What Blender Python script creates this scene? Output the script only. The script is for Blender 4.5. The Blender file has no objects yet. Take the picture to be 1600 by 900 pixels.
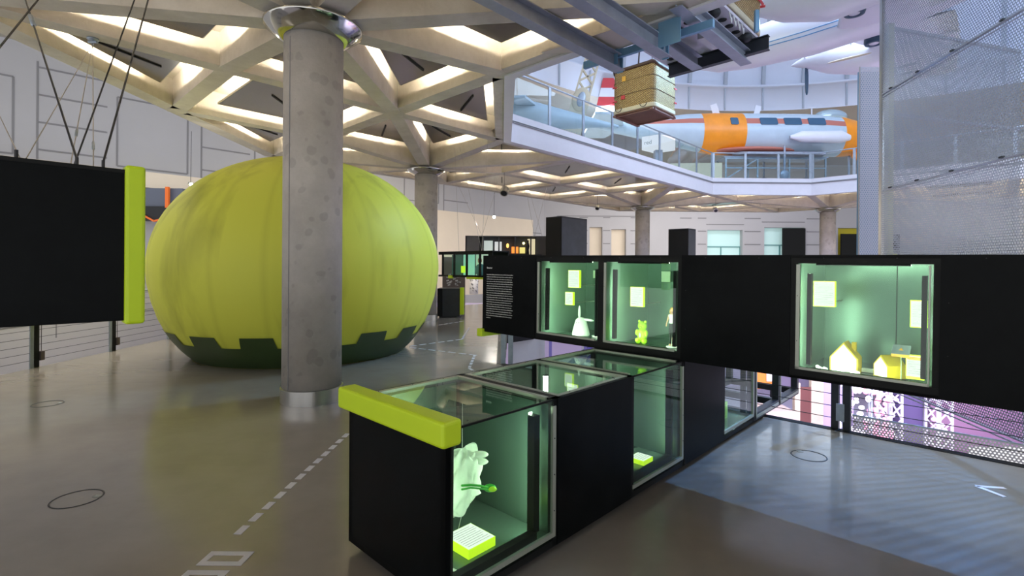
import bpy, math, random
from mathutils import Vector, Matrix
random.seed(7)
R = math.radians
D = bpy.data
SC = bpy.context.scene
COL = SC.collection

# ------------------------------------------------------------------ camera, world, lights
cd = D.cameras.new('camera'); cam = D.objects.new('camera', cd); COL.objects.link(cam)
cd.sensor_fit = 'HORIZONTAL'; cd.sensor_width = 36.0; cd.lens = 790/1600*36.0
cd.shift_y = -34/1600; cd.clip_start = 0.02; cd.clip_end = 300
cam.matrix_world = Matrix.Translation((0, 0, 1.6)) @ Matrix.Rotation(R(90), 4, 'X') @ Matrix.Rotation(R(0.35), 4, 'Z')
SC.camera = cam
SC.view_settings.view_transform = 'Standard'; SC.view_settings.look = 'None'
SC.view_settings.gamma = 1; SC.view_settings.use_curve_mapping = False
SC.view_settings.exposure = 0.15
w = D.worlds.new('world'); SC.world = w; w.use_nodes = True
bg = w.node_tree.nodes['Background']; bg.inputs[0].default_value = (0.66, 0.66, 0.68, 1); bg.inputs[1].default_value = 1.7
SC.cycles.max_bounces = 8; SC.cycles.diffuse_bounces = 4; SC.cycles.glossy_bounces = 4
SC.cycles.transparent_max_bounces = 24; SC.cycles.transmission_bounces = 6
SC.cycles.sample_clamp_indirect = 6.0; SC.cycles.caustics_reflective = False; SC.cycles.caustics_refractive = False

def area(name, loc, to, size, power, col, sy=None, spread=None):
    l = D.lights.new(name, 'AREA'); l.energy = power; l.color = col; l.size = size
    if sy: l.shape = 'RECTANGLE'; l.size_y = sy
    if spread: l.spread = R(spread)
    o = D.objects.new(name, l); COL.objects.link(o); o.location = loc
    o.rotation_euler = (Vector(to) - Vector(loc)).to_track_quat('-Z', 'Y').to_euler()
    return o

# plan axes of the building: a runs away to the right, b runs away to the left
ANG = R(43.9)
A = Vector((math.sin(ANG), math.cos(ANG), 0)); B = Vector((-A.y, A.x, 0))
def W(a, b, z=0.0):
    return Vector((a*A.x + b*B.x, a*A.y + b*B.y, z))
ROTZ = math.atan2(A.y, A.x)

CEN = W(15.3, -0.4)
area('dome_uplight', (CEN.x, CEN.y, 11.5), (CEN.x, CEN.y, 30), 9, 1550, (0.72, 0.88, 1.0))
area('dome_downlight', (CEN.x, CEN.y, 11.3), (CEN.x, CEN.y, 0), 10, 1800, (0.66, 0.78, 1.0))
area('gallery_light', (3, 24, 8.6), (5, 24, 0), 6, 500, (0.95, 0.93, 1.0), 3)
area('gallery_light_far', (16, 30, 8.6), (16, 30, 0), 8, 600, (0.9, 0.9, 1.0), 3)
def beam(name, loc, to, power, col, ang, soft=.1):
    l = D.lights.new(name, 'SPOT'); l.energy = power; l.color = col; l.spot_size = R(ang); l.spot_blend = .5; l.shadow_soft_size = soft
    o = D.objects.new(name, l); COL.objects.link(o); o.location = loc
    o.rotation_euler = (Vector(to) - Vector(loc)).to_track_quat('-Z', 'Y').to_euler(); return o
beam('basket_spot', (-.6, 9.2, 6.2), (3.2, 11.6, 5.7), 420, (1.0, .86, .55), 40)
beam('ball_fill', (7.5, 12.5, 8.2), (-2.6, 9.6, 1.6), 5500, (.30, .66, 1.0), 34, .3)  # added cool beam without a fixture, standing in for atrium light on the ball
beam('blue_floor_spot', (7.2, 7.6, 5.6), (2.2, 4.35, 0), 5500, (.16, .42, 1.0), 26, .02)
beam('cool_floor_spot', (5.0, 9.0, 8.0), (3.0, 3.4, 0), 1300, (.62, .78, 1.0), 36, .5)
area('parapet_fill', (-7.7, 9, 4.4), (-9.3, 10.2, .6), 6, 330, (1, .93, .84), .4)  # added warm fill for the low wall, unseen, no lamp of the place
beam('dome_blue', (13, 12, 9), (21, 19, 12.5), 1500, (.15, .4, 1.0), 60, .3)
area('tower_light', (4.6, 3.6, 4.6), (5.6, 7.2, 1.6), 1.6, 130, (.72, .86, 1.0))
area('wall_washer', (-9.5, 15, 8.4), (-15, 19, 4), 8, 170, (0.9, 0.92, 1.0), 2)
area('lower_hall_lilac', (11, 13, -1.0), (12, 16, -5), 9, 1300, (0.80, 0.74, 1.0))
area('lower_hall_pink', (15, 15, -1.2), (15, 19, -5), 3, 110, (1.0, 0.45, 0.7))
area('under_gallery_warm', (-4, 22, 4.6), (-8, 28, 1), 6, 330, (1.0, 0.86, 0.66), 3)
area('under_gallery_far', (10, 30, 4.6), (10, 37, 1.5), 9, 420, (1.0, 0.93, 0.82), 3)

# ------------------------------------------------------------------ materials
def nm(name):
    m = D.materials.new(name); m.use_nodes = True
    nt = m.node_tree; p = nt.nodes['Principled BSDF']
    return m, nt, p
def mat(name, col, rough=0.5, metal=0.0, spec=None, noise=0.0, nscale=8.0, bump=0.0, bscale=60.0, rvar=0.0, emit=None, es=0.0):
    m, nt, p = nm(name)
    c = (*col, 1) if len(col) == 3 else col
    p.inputs['Base Color'].default_value = c
    p.inputs['Roughness'].default_value = rough; p.inputs['Metallic'].default_value = metal
    if spec is not None: p.inputs['Specular IOR Level'].default_value = spec
    if emit: p.inputs['Emission Color'].default_value = (*emit, 1); p.inputs['Emission Strength'].default_value = es
    if noise or bump or rvar:
        tc = nt.nodes.new('ShaderNodeTexCoord')
    if noise or rvar:
        n = nt.nodes.new('ShaderNodeTexNoise'); n.inputs['Scale'].default_value = nscale; n.inputs['Detail'].default_value = 8; n.inputs['Roughness'].default_value = .65
        nt.links.new(tc.outputs['Object'], n.inputs['Vector'])
    if noise:
        r = nt.nodes.new('ShaderNodeMapRange'); r.inputs[1].default_value = .25; r.inputs[2].default_value = .75
        r.inputs[3].default_value = 1-noise; r.inputs[4].default_value = 1+noise
        nt.links.new(n.outputs['Fac'], r.inputs[0])
        mx = nt.nodes.new('ShaderNodeVectorMath'); mx.operation = 'SCALE'; mx.inputs[0].default_value = c[:3]
        nt.links.new(r.outputs[0], mx.inputs['Scale']); nt.links.new(mx.outputs[0], p.inputs['Base Color'])
    if rvar:
        r2 = nt.nodes.new('ShaderNodeMapRange'); r2.inputs[3].default_value = max(0, rough-rvar); r2.inputs[4].default_value = rough+rvar
        nt.links.new(n.outputs['Fac'], r2.inputs[0]); nt.links.new(r2.outputs[0], p.inputs['Roughness'])
    if bump:
        n2 = nt.nodes.new('ShaderNodeTexNoise'); n2.inputs['Scale'].default_value = bscale; n2.inputs['Detail'].default_value = 4
        nt.links.new(tc.outputs['Object'], n2.inputs['Vector'])
        b = nt.nodes.new('ShaderNodeBump'); b.inputs['Strength'].default_value = bump; b.inputs['Distance'].default_value = .02
        nt.links.new(n2.outputs['Fac'], b.inputs['Height']); nt.links.new(b.outputs[0], p.inputs['Normal'])
    return m
def emat(name, col, s):
    m = D.materials.new(name); m.use_nodes = True; nt = m.node_tree
    nt.nodes.remove(nt.nodes['Principled BSDF'])
    e = nt.nodes.new('ShaderNodeEmission'); e.inputs[0].default_value = (*col, 1); e.inputs[1].default_value = s
    nt.links.new(e.outputs[0], nt.nodes['Material Output'].inputs[0]); return m
def glass(name, tint, ior=1.5, rough=0.0, boost=1.0):
    m = D.materials.new(name); m.use_nodes = True; nt = m.node_tree
    nt.nodes.remove(nt.nodes['Principled BSDF'])
    t = nt.nodes.new('ShaderNodeBsdfTransparent'); t.inputs[0].default_value = (*tint, 1)
    g = nt.nodes.new('ShaderNodeBsdfGlossy'); g.inputs['Roughness'].default_value = rough
    f = nt.nodes.new('ShaderNodeFresnel'); ge = nt.nodes.new('ShaderNodeNewGeometry')
    io = nt.nodes.new('ShaderNodeMapRange'); io.inputs[3].default_value = ior; io.inputs[4].default_value = 1/ior
    nt.links.new(ge.outputs['Backfacing'], io.inputs[0]); nt.links.new(io.outputs[0], f.inputs[0])
    k = nt.nodes.new('ShaderNodeMath'); k.operation = 'MULTIPLY'; k.inputs[1].default_value = boost; k.use_clamp = True
    mx = nt.nodes.new('ShaderNodeMixShader')
    nt.links.new(f.outputs[0], k.inputs[0]); nt.links.new(k.outputs[0], mx.inputs[0])
    nt.links.new(t.outputs[0], mx.inputs[1]); nt.links.new(g.outputs[0], mx.inputs[2])
    nt.links.new(mx.outputs[0], nt.nodes['Material Output'].inputs[0]); return m

def concrete_mat(name, col, dark, seams=False):
    m, nt, p = nm(name); L = nt.links
    tc = nt.nodes.new('ShaderNodeTexCoord')
    n = nt.nodes.new('ShaderNodeTexNoise'); n.inputs['Scale'].default_value = 1.3; n.inputs['Detail'].default_value = 10; n.inputs['Roughness'].default_value = .7
    L.new(tc.outputs['Object'], n.inputs['Vector'])
    cr = nt.nodes.new('ShaderNodeValToRGB'); cr.color_ramp.elements[0].position = .33; cr.color_ramp.elements[1].position = .68
    cr.color_ramp.elements[0].color = (*dark, 1); cr.color_ramp.elements[1].color = (*col, 1)
    L.new(n.outputs['Fac'], cr.inputs[0])
    v = nt.nodes.new('ShaderNodeTexVoronoi'); v.inputs['Scale'].default_value = 7; L.new(tc.outputs['Object'], v.inputs['Vector'])
    n3 = nt.nodes.new('ShaderNodeTexNoise'); n3.inputs['Scale'].default_value = 3; L.new(tc.outputs['Object'], n3.inputs['Vector'])
    ad = nt.nodes.new('ShaderNodeMath'); ad.operation = 'MULTIPLY_ADD'; ad.inputs[1].default_value = 1.0; L.new(v.outputs['Distance'], ad.inputs[0])
    mr = nt.nodes.new('ShaderNodeMapRange'); mr.inputs[1].default_value = .42; mr.inputs[2].default_value = .62; mr.inputs[3].default_value = -.35; mr.inputs[4].default_value = .3
    L.new(n3.outputs['Fac'], mr.inputs[0]); L.new(mr.outputs[0], ad.inputs[2])
    sp = nt.nodes.new('ShaderNodeMapRange'); sp.inputs[1].default_value = .02; sp.inputs[2].default_value = .12; sp.inputs[3].default_value = .84; sp.inputs[4].default_value = 1
    L.new(ad.outputs[0], sp.inputs[0])
    vm = nt.nodes.new('ShaderNodeVectorMath'); vm.operation = 'SCALE'; L.new(cr.outputs[0], vm.inputs[0])
    if seams:
        L.new(sp.outputs[0], vm.inputs['Scale'])
    L.new(vm.outputs[0], p.inputs['Base Color'])
    p.inputs['Roughness'].default_value = .75
    n2 = nt.nodes.new('ShaderNodeTexNoise'); n2.inputs['Scale'].default_value = 30; n2.inputs['Detail'].default_value = 6; L.new(tc.outputs['Object'], n2.inputs['Vector'])
    b = nt.nodes.new('ShaderNodeBump'); b.inputs['Strength'].default_value = .25; b.inputs['Distance'].default_value = .01
    L.new(n2.outputs['Fac'], b.inputs['Height']); L.new(b.outputs[0], p.inputs['Normal'])
    return m

M = {}
M['conc'] = concrete_mat('concrete', (.60, .56, .49), (.44, .40, .33))
M['column'] = concrete_mat('column_concrete', (.48, .46, .43), (.33, .31, .28), True)
M['slabtop'] = mat('plaster_soffit', (.78, .74, .67), .8, noise=.06, nscale=2)
M['fascia'] = mat('fascia_white', (.62, .62, .66), .55, noise=.05, nscale=2)
M['wall'] = mat('wall_paint', (.42, .42, .435), .7, noise=.03, nscale=.6)
M['groove'] = mat('wall_groove', (.22, .22, .23), .8)
M['cream'] = mat('cream_and_warm_light', (.75, .66, .52), .7, noise=.03, nscale=1)
M['black'] = mat('black_coated_steel', (.004, .005, .0055), .34, spec=.07, noise=.5, nscale=5, rvar=.12)
M['blackm'] = mat('black_frame', (.008, .009, .009), .5, spec=.15)
M['blued'] = mat('dark_blue_steel', (.03, .035, .045), .4, metal=.3, noise=.3, nscale=3)
M['lime'] = mat('lime_lacquer', (.56, .76, .010), .45)
M['alu'] = mat('anodised_aluminium', (.42, .45, .38), .45, metal=.6)
M['steel'] = mat('brushed_steel', (.55, .55, .53), .28, metal=1.0, noise=.1, nscale=3)
M['collar'] = mat('polished_collar', (.55, .54, .50), .12, metal=1.0)
M['inner'] = mat('green_grey_sheet', (.14, .215, .18), .26, metal=.5, noise=.08, nscale=2)
M['innerl'] = mat('pale_green_sheet', (.26, .38, .31), .32, metal=.35, noise=.08, nscale=2)
M['glass'] = glass('case_glass', (.86, .97, .90), 1.5)
M['rglass'] = glass('railing_glass', (.86, .93, .95), 1.45)
M['led'] = emat('led_strip', (.82, 1.0, .76), 48)
M['ledf'] = emat('led_strip_floor_case', (.82, 1.0, .76), 60)
M['ledhot'] = emat('led_hot', (.9, 1.0, .8), 30)
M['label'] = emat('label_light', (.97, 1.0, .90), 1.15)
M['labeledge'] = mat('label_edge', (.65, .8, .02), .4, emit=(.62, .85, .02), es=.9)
M['ink'] = mat('grey_ink', (.25, .27, .25), .6)
M['tube'] = emat('fluorescent_warm', (1.0, .88, .70), 230)
M['reflector'] = mat('reflector_panel', (.24, .22, .20), .22, metal=.65, noise=.12, nscale=1.5)
M['rim'] = mat('panel_rim', (.55, .50, .42), .5)
M['galv'] = mat('galvanised_steel', (.36, .42, .48), .4, metal=.7, noise=.2, nscale=6)
M['beam'] = mat('grey_steel_beam', (.32, .35, .42), .42, metal=.35, noise=.15, nscale=4)
M['beamblue'] = mat('blue_steel', (.17, .34, .50), .45, metal=.3)
M['cable'] = mat('cable_black', (.03, .03, .03), .4, metal=.6)
M['cablel'] = mat('cable_light', (.45, .42, .38), .4, metal=.5)
M['white'] = mat('white_plastic', (.8, .8, .78), .35)
M['planew'] = mat('aircraft_white', (.74, .74, .80), .28, noise=.03, nscale=2)
M['planeb'] = mat('aircraft_blue_grey', (.50, .60, .68), .3, noise=.06, nscale=3)
M['orange'] = mat('aircraft_orange', (.92, .30, .01), .35, noise=.12, nscale=1.5)
M['rust'] = mat('brick_red_stripe', (.52, .17, .12), .5)
M['red'] = mat('red_paint', (.62, .05, .06), .45)
M['win'] = mat('aircraft_window', (.05, .12, .2), .08, metal=.3)
M['prop'] = mat('propeller_dark', (.02, .06, .11), .4)
M['dark'] = mat('dark_rubber', (.015, .017, .02), .6)
M['brown'] = mat('dark_brown_panel', (.075, .06, .055), .6)
M['wood'] = mat('brown_base_board', (.13, .05, .025), .55, noise=.2, nscale=6)
M['leather'] = mat('brown_leather', (.07, .035, .025), .6)
M['canvas'] = mat('cream_canvas', (.62, .55, .40), .7, noise=.08, nscale=8)
M['dot'] = mat('floor_white_tape', (.62, .62, .66), .5)
M['yel'] = mat('toy_house_yellow', (.75, .46, .01), .5)
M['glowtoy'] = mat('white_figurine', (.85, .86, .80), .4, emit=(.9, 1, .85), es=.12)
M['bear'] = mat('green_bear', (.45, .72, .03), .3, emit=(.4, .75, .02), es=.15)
M['skin'] = mat('doll_skin', (.75, .38, .25), .5)
M['hair'] = mat('blond_hair', (.75, .42, .10), .5)
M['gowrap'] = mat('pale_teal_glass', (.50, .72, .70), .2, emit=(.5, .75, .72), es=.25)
M['teal'] = mat('teal_frame', (.16, .36, .36), .4)
M['lilac'] = mat('lilac_paint', (.62, .55, .76), .6)
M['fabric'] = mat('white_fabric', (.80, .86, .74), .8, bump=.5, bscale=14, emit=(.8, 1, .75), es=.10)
M['green'] = mat('green_cord', (.05, .45, .04), .4)
M['purple'] = mat('dark_purple', (.07, .05, .13), .5)
M['yellowwall'] = mat('yellow_wall', (.70, .60, .03), .6)
M['yellowdisc'] = mat('yellow_disc', (.80, .82, .02), .5)

# floor: polished screed
def floor_mat():
    m, nt, p = nm('polished_screed'); L = nt.links
    tc = nt.nodes.new('ShaderNodeTexCoord')
    n = nt.nodes.new('ShaderNodeTexNoise'); n.inputs['Scale'].default_value = .7; n.inputs['Detail'].default_value = 9; n.inputs['Roughness'].default_value = .62
    L.new(tc.outputs['Object'], n.inputs['Vector'])
    cr = nt.nodes.new('ShaderNodeValToRGB'); e = cr.color_ramp.elements
    e[0].position = .3; e[0].color = (.20, .182, .15, 1); e[1].position = .7; e[1].color = (.285, .262, .228, 1)
    L.new(n.outputs['Fac'], cr.inputs[0]); L.new(cr.outputs[0], p.inputs['Base Color'])
    mp = nt.nodes.new('ShaderNodeMapping'); mp.inputs['Scale'].default_value = (1.2, 5, 1); mp.inputs['Rotation'].default_value = (0, 0, R(40)); L.new(tc.outputs['Object'], mp.inputs[0])
    n2 = nt.nodes.new('ShaderNodeTexNoise'); n2.inputs['Scale'].default_value = 1.4; n2.inputs['Detail'].default_value = 5; L.new(mp.outputs[0], n2.inputs['Vector'])
    mr = nt.nodes.new('ShaderNodeMapRange'); mr.inputs[3].default_value = .09; mr.inputs[4].default_value = .24; L.new(n2.outputs['Fac'], mr.inputs[0])
    L.new(mr.outputs[0], p.inputs['Roughness'])
    p.inputs['Specular IOR Level'].default_value = .6
    n3 = nt.nodes.new('ShaderNodeTexNoise'); n3.inputs['Scale'].default_value = 2.5; n3.inputs['Detail'].default_value = 3; L.new(mp.outputs[0], n3.inputs['Vector'])
    b = nt.nodes.new('ShaderNodeBump'); b.inputs['Strength'].default_value = .10; b.inputs['Distance'].default_value = .01
    L.new(n3.outputs['Fac'], b.inputs['Height']); L.new(b.outputs[0], p.inputs['Normal'])
    return m
M['floor'] = floor_mat()

# perforated sheet: round holes on a triangular pitch, cut by transparency over the sheet's own UVs in metres
def perf_mat(name, col, pitch, rad, rough=.35, metal=.8):
    m, nt, p = nm(name); L = nt.links
    p.inputs['Base Color'].default_value = (*col, 1); p.inputs['Metallic'].default_value = metal; p.inputs['Roughness'].default_value = rough
    uv = nt.nodes.new('ShaderNodeUVMap')
    def lat(off):
        a = nt.nodes.new('ShaderNodeVectorMath'); a.operation = 'DIVIDE'; a.inputs[1].default_value = (pitch, pitch*math.sqrt(3), 1); L.new(uv.outputs[0], a.inputs[0])
        b = nt.nodes.new('ShaderNodeVectorMath'); b.operation = 'ADD'; b.inputs[1].default_value = (off, off, 0); L.new(a.outputs[0], b.inputs[0])
        c = nt.nodes.new('ShaderNodeVectorMath'); c.operation = 'FRACTION'; L.new(b.outputs[0], c.inputs[0])
        d = nt.nodes.new('ShaderNodeVectorMath'); d.operation = 'SUBTRACT'; d.inputs[1].default_value = (.5, .5, 0); L.new(c.outputs[0], d.inputs[0])
        e = nt.nodes.new('ShaderNodeVectorMath'); e.operation = 'MULTIPLY'; e.inputs[1].default_value = (pitch, pitch*math.sqrt(3), 0); L.new(d.outputs[0], e.inputs[0])
        f = nt.nodes.new('ShaderNodeVectorMath'); f.operation = 'LENGTH'; L.new(e.outputs[0], f.inputs[0]); return f
    f1, f2 = lat(0), lat(.5)
    mn = nt.nodes.new('ShaderNodeMath'); mn.operation = 'MINIMUM'; L.new(f1.outputs['Value'], mn.inputs[0]); L.new(f2.outputs['Value'], mn.inputs[1])
    gt = nt.nodes.new('ShaderNodeMath'); gt.operation = 'GREATER_THAN'; gt.inputs[1].default_value = rad; L.new(mn.outputs[0], gt.inputs[0])
    tr = nt.nodes.new('ShaderNodeBsdfTransparent'); mx = nt.nodes.new('ShaderNodeMixShader')
    L.new(gt.outputs[0], mx.inputs[0]); L.new(tr.outputs[0], mx.inputs[1]); L.new(p.outputs[0], mx.inputs[2])
    L.new(mx.outputs[0], nt.nodes['Material Output'].inputs[0]); return m
M['perf'] = perf_mat('perforated_steel', (.30, .34, .41), .036, .0122, .33, .5)
M['perfw'] = perf_mat('perforated_pale_sheet', (.72, .75, .84), .050, .0095, .5, .3)
M['perft'] = perf_mat('perforated_toe_sheet', (.92, .88, .96), .026, .0068, .45, .1)

# wicker
def wicker_mat():
    m, nt, p = nm('wicker'); L = nt.links
    uv = nt.nodes.new('ShaderNodeUVMap')
    br = nt.nodes.new('ShaderNodeTexBrick'); br.inputs['Scale'].default_value = 1; br.inputs['Brick Width'].default_value = .05; br.inputs['Row Height'].default_value = .025
    br.inputs['Mortar Size'].default_value = .006; br.inputs['Color1'].default_value = (.78, .55, .22, 1); br.inputs['Color2'].default_value = (.60, .38, .13, 1); br.inputs['Mortar'].default_value = (.10, .06, .03, 1)
    L.new(uv.outputs[0], br.inputs['Vector'])
    L.new(br.outputs['Color'], p.inputs['Base Color'])
    p.inputs['Roughness'].default_value = .7
    b = nt.nodes.new('ShaderNodeBump'); b.inputs['Strength'].default_value = .8; b.inputs['Distance'].default_value = .01; b.invert = True
    L.new(br.outputs['Fac'], b.inputs['Height']); L.new(b.outputs[0], p.inputs['Normal']); return m
M['wicker'] = wicker_mat()

# inflated envelope: lime with soft vertical stains
def ball_mat():
    m, nt, p = nm('lime_envelope'); L = nt.links
    tc = nt.nodes.new('ShaderNodeTexCoord')
    mp = nt.nodes.new('ShaderNodeMapping'); mp.inputs['Scale'].default_value = (1, 1, .22); L.new(tc.outputs['Object'], mp.inputs[0])
    n = nt.nodes.new('ShaderNodeTexNoise'); n.inputs['Scale'].default_value = 1.5; n.inputs['Detail'].default_value = 5; n.inputs['Distortion'].default_value = .4; L.new(mp.outputs[0], n.inputs['Vector'])
    cr = nt.nodes.new('ShaderNodeValToRGB'); e = cr.color_ramp.elements
    e[0].position = .34; e[0].color = (.40, .42, .05, 1); e[1].position = .52; e[1].color = (.60, .635, .075, 1)
    L.new(n.outputs['Fac'], cr.inputs[0])
    # panel seams by angle
    s = nt.nodes.new('ShaderNodeSeparateXYZ'); L.new(tc.outputs['Object'], s.inputs[0])
    at = nt.nodes.new('ShaderNodeMath'); at.operation = 'ARCTAN2'; L.new(s.outputs[1], at.inputs[0]); L.new(s.outputs[0], at.inputs[1])
    mu = nt.nodes.new('ShaderNodeMath'); mu.operation = 'MULTIPLY'; mu.inputs[1].default_value = 20/(2*math.pi); L.new(at.outputs[0], mu.inputs[0])
    fr = nt.nodes.new('ShaderNodeMath'); fr.operation = 'FRACT'; L.new(mu.outputs[0], fr.inputs[0])
    sb = nt.nodes.new('ShaderNodeMath'); sb.operation = 'SUBTRACT'; sb.inputs[1].default_value = .5; L.new(fr.outputs[0], sb.inputs[0])
    ab = nt.nodes.new('ShaderNodeMath'); ab.operation = 'ABSOLUTE'; L.new(sb.outputs[0], ab.inputs[0])
    mr = nt.nodes.new('ShaderNodeMapRange'); mr.inputs[1].default_value = 0; mr.inputs[2].default_value = .10; mr.inputs[3].default_value = .90; mr.inputs[4].default_value = 1; L.new(ab.outputs[0], mr.inputs[0])
    vm = nt.nodes.new('ShaderNodeVectorMath'); vm.operation = 'SCALE'; L.new(cr.outputs[0], vm.inputs[0]); L.new(mr.outputs[0], vm.inputs['Scale'])
    L.new(vm.outputs[0], p.inputs['Base Color']); p.inputs['Roughness'].default_value = .55; p.inputs['Specular IOR Level'].default_value = .25
    return m
M['ball'] = ball_mat()
M['foot_band'] = mat('dark_green_band', (.035, .065, .018), .45, noise=.2, nscale=2)  # dark green band low on the ball, with dark patches above it

# ------------------------------------------------------------------ mesh helpers
class MB:
    def __init__(s): s.v = []; s.f = []; s.mi = []; s.uv = []; s.sm = []
    def add(s, vs, fs, mi=0, uvs=None, smooth=False):
        o = len(s.v); s.v += [Vector(v) for v in vs]
        for k, f in enumerate(fs):
            s.f.append([i+o for i in f]); s.mi.append(mi); s.sm.append(smooth)
            s.uv.append(uvs[k] if uvs else [(0, 0)]*len(f))
        return s
    def hexa(s, p, mi=0):  # p: 8 points, bottom ring then top ring
        return s.add(p, [(3, 2, 1, 0), (4, 5, 6, 7), (0, 1, 5, 4), (1, 2, 6, 5), (2, 3, 7, 6), (3, 0, 4, 7)], mi)
    def abox(s, a0, a1, b0, b1, z0, z1, mi=0):   # box in plan axes
        return s.hexa([W(a0, b0, z0), W(a1, b0, z0), W(a1, b1, z0), W(a0, b1, z0), W(a0, b0, z1), W(a1, b0, z1), W(a1, b1, z1), W(a0, b1, z1)], mi)
    def box(s, x0, x1, y0, y1, z0, z1, mi=0):
        return s.hexa([(x0, y0, z0), (x1, y0, z0), (x1, y1, z0), (x0, y1, z0), (x0, y0, z1), (x1, y0, z1), (x1, y1, z1), (x0, y1, z1)], mi)
    def prism(s, poly, z0, z1, mi=0):
        n = len(poly); vs = [(p[0], p[1], z0) for p in poly] + [(p[0], p[1], z1) for p in poly]
        fs = [tuple(range(n))[::-1], tuple(range(n, 2*n))] + [(i, (i+1) % n, n+(i+1) % n, n+i) for i in range(n)]
        return s.add(vs, fs, mi)
    def bar(s, p, q, w, h, mi=0, up=(0, 0, 1)):
        p, q = Vector(p), Vector(q); d = (q-p).normalized(); u = Vector(up)
        x = d.cross(u)
        if x.length < 1e-4: x = d.cross(Vector((0, 1, 0)))
        x.normalize(); y = x.cross(d); x = x*w/2; y = y*h/2
        return s.hexa([p-x-y, p+x-y, p+x+y, p-x+y, q-x-y, q+x-y, q+x+y, q-x+y], mi)
    def tube(s, pts, r, n=8, mi=0, cap=True):
        pts = [Vector(p) for p in pts]; rings = []
        m = len(pts)
        for i, p in enumerate(pts):
            d = (pts[min(i+1, m-1)] - pts[max(i-1, 0)]).normalized()
            x = d.cross(Vector((0, 0, 1)))
            if x.length < 1e-3: x = d.cross(Vector((0, 1, 0)))
            x.normalize(); y = x.cross(d)
            rr = r[i] if isinstance(r, (list, tuple)) else r
            rings.append([p + (x*math.cos(2*math.pi*k/n) + y*math.sin(2*math.pi*k/n))*rr for k in range(n)])
        vs = [v for g in rings for v in g]
        fs = [(i*n+k, i*n+(k+1) % n, (i+1)*n+(k+1) % n, (i+1)*n+k) for i in range(m-1) for k in range(n)]
        s.add(vs, fs, mi, smooth=True)
        if cap: s.add([v for v in rings[0]], [tuple(range(n))[::-1]], mi); s.add([v for v in rings[-1]], [tuple(range(n))], mi)
        return s
    def lathe(s, prof, c, n=40, mi=0, smooth=True, sx=1, sy=1):
        c = Vector(c); vs = []
        for r, z in prof:
            for k in range(n):
                t = 2*math.pi*k/n; vs.append(c + Vector((r*sx*math.cos(t), r*sy*math.sin(t), z)))
        fs = [(i*n+k, i*n+(k+1) % n, (i+1)*n+(k+1) % n, (i+1)*n+k) for i in range(len(prof)-1) for k in range(n)]
        return s.add(vs, fs, mi, smooth=smooth)
    def ell(s, c, r, mi=0, n=20, m=12, rot=None):
        vs = []
        for i in range(m+1):
            ph = math.pi*i/m
            for k in range(n):
                t = 2*math.pi*k/n; v = Vector((r[0]*math.sin(ph)*math.cos(t), r[1]*math.sin(ph)*math.sin(t), -r[2]*math.cos(ph)))
                if rot: v = rot @ v
                vs.append(v + Vector(c))
        fs = [(i*n+k, i*n+(k+1) % n, (i+1)*n+(k+1) % n, (i+1)*n+k) for i in range(m) for k in range(n)]
        return s.add(vs, fs, mi, smooth=True)
    def sheet(s, p, ux, uy, w, h, mi=0):  # flat sheet with UVs in metres
        p, ux, uy = Vector(p), Vector(ux), Vector(uy)
        return s.add([p, p+ux*w, p+ux*w+uy*h, p+uy*h], [(0, 1, 2, 3)], mi, [[(0, 0), (w, 0), (w, h), (0, h)]])
    def xf(s, m):
        s.v = [m @ v for v in s.v]; return s
    def build(s, name, mats, parent=None, bevel=0, **tags):
        me = D.meshes.new(name); loc = Vector(parent.get('_base', (0, 0, 0))) if parent is not None else Vector((0, 0, 0))
        me.from_pydata([v - loc for v in s.v], [], s.f)
        if not isinstance(mats, (list, tuple)): mats = [mats]
        for m_ in mats: me.materials.append(M[m_] if isinstance(m_, str) else m_)
        me.polygons.foreach_set('material_index', s.mi); me.polygons.foreach_set('use_smooth', s.sm)
        ul = me.uv_layers.new(name='UVMap'); flat = [c for f in s.uv for uvp in f for c in uvp]
        ul.data.foreach_set('uv', flat)
        me.update(); o = D.objects.new(name, me); COL.objects.link(o)
        if parent is not None: o.parent = parent
        if bevel:
            b = o.modifiers.new('bevel', 'BEVEL'); b.width = bevel; b.segments = 3; b.limit_method = 'ANGLE'
        for k, v in tags.items(): o[k] = v
        return o

def text_mesh(name, cv):
    tmp = D.objects.new('tmp_text', cv); COL.objects.link(tmp)
    dg = bpy.context.evaluated_depsgraph_get(); me = D.meshes.new_from_object(tmp.evaluated_get(dg))
    me.name = name; D.objects.remove(tmp); o = D.objects.new(name, me); COL.objects.link(o); D.curves.remove(cv); return o
def thing(name, label, cat, loc, group=None, kind=None):
    o = D.objects.new(name, None); COL.objects.link(o); o.location = loc; o.empty_display_size = .1
    o['label'] = label; o['category'] = cat; o['_base'] = tuple(loc)
    if group: o['group'] = group
    if kind: o['kind'] = kind
    return o
def part(name, mb, mats, t, bevel=0, **k):
    return mb.build(name, mats, t, bevel, **k)
def part_split(name, mb, mats, t, **k):
    par = list(range(len(mb.v)))
    def fd(x):
        while par[x] != x: par[x] = par[par[x]]; x = par[x]
        return x
    for f in mb.f:
        for q in f[1:]: par[fd(q)] = fd(f[0])
    gr = {}
    for i, f in enumerate(mb.f): gr.setdefault(fd(f[0]), []).append(i)
    for ids in gr.values():
        n = MB(); ix = {}
        for i in ids:
            for q in mb.f[i]:
                if q not in ix: ix[q] = len(n.v); n.v.append(mb.v[q])
            n.f.append([ix[q] for q in mb.f[i]]); n.mi.append(mb.mi[i]); n.sm.append(mb.sm[i]); n.uv.append(mb.uv[i])
        n.build(name, mats, t, **k)
def sub(name, mb, mats, p, t, bevel=0, **k):   # sub-part of part p, which sits at the thing's origin
    o = mb.build(name, mats, t, bevel, **k); o.parent = p; return o
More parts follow.
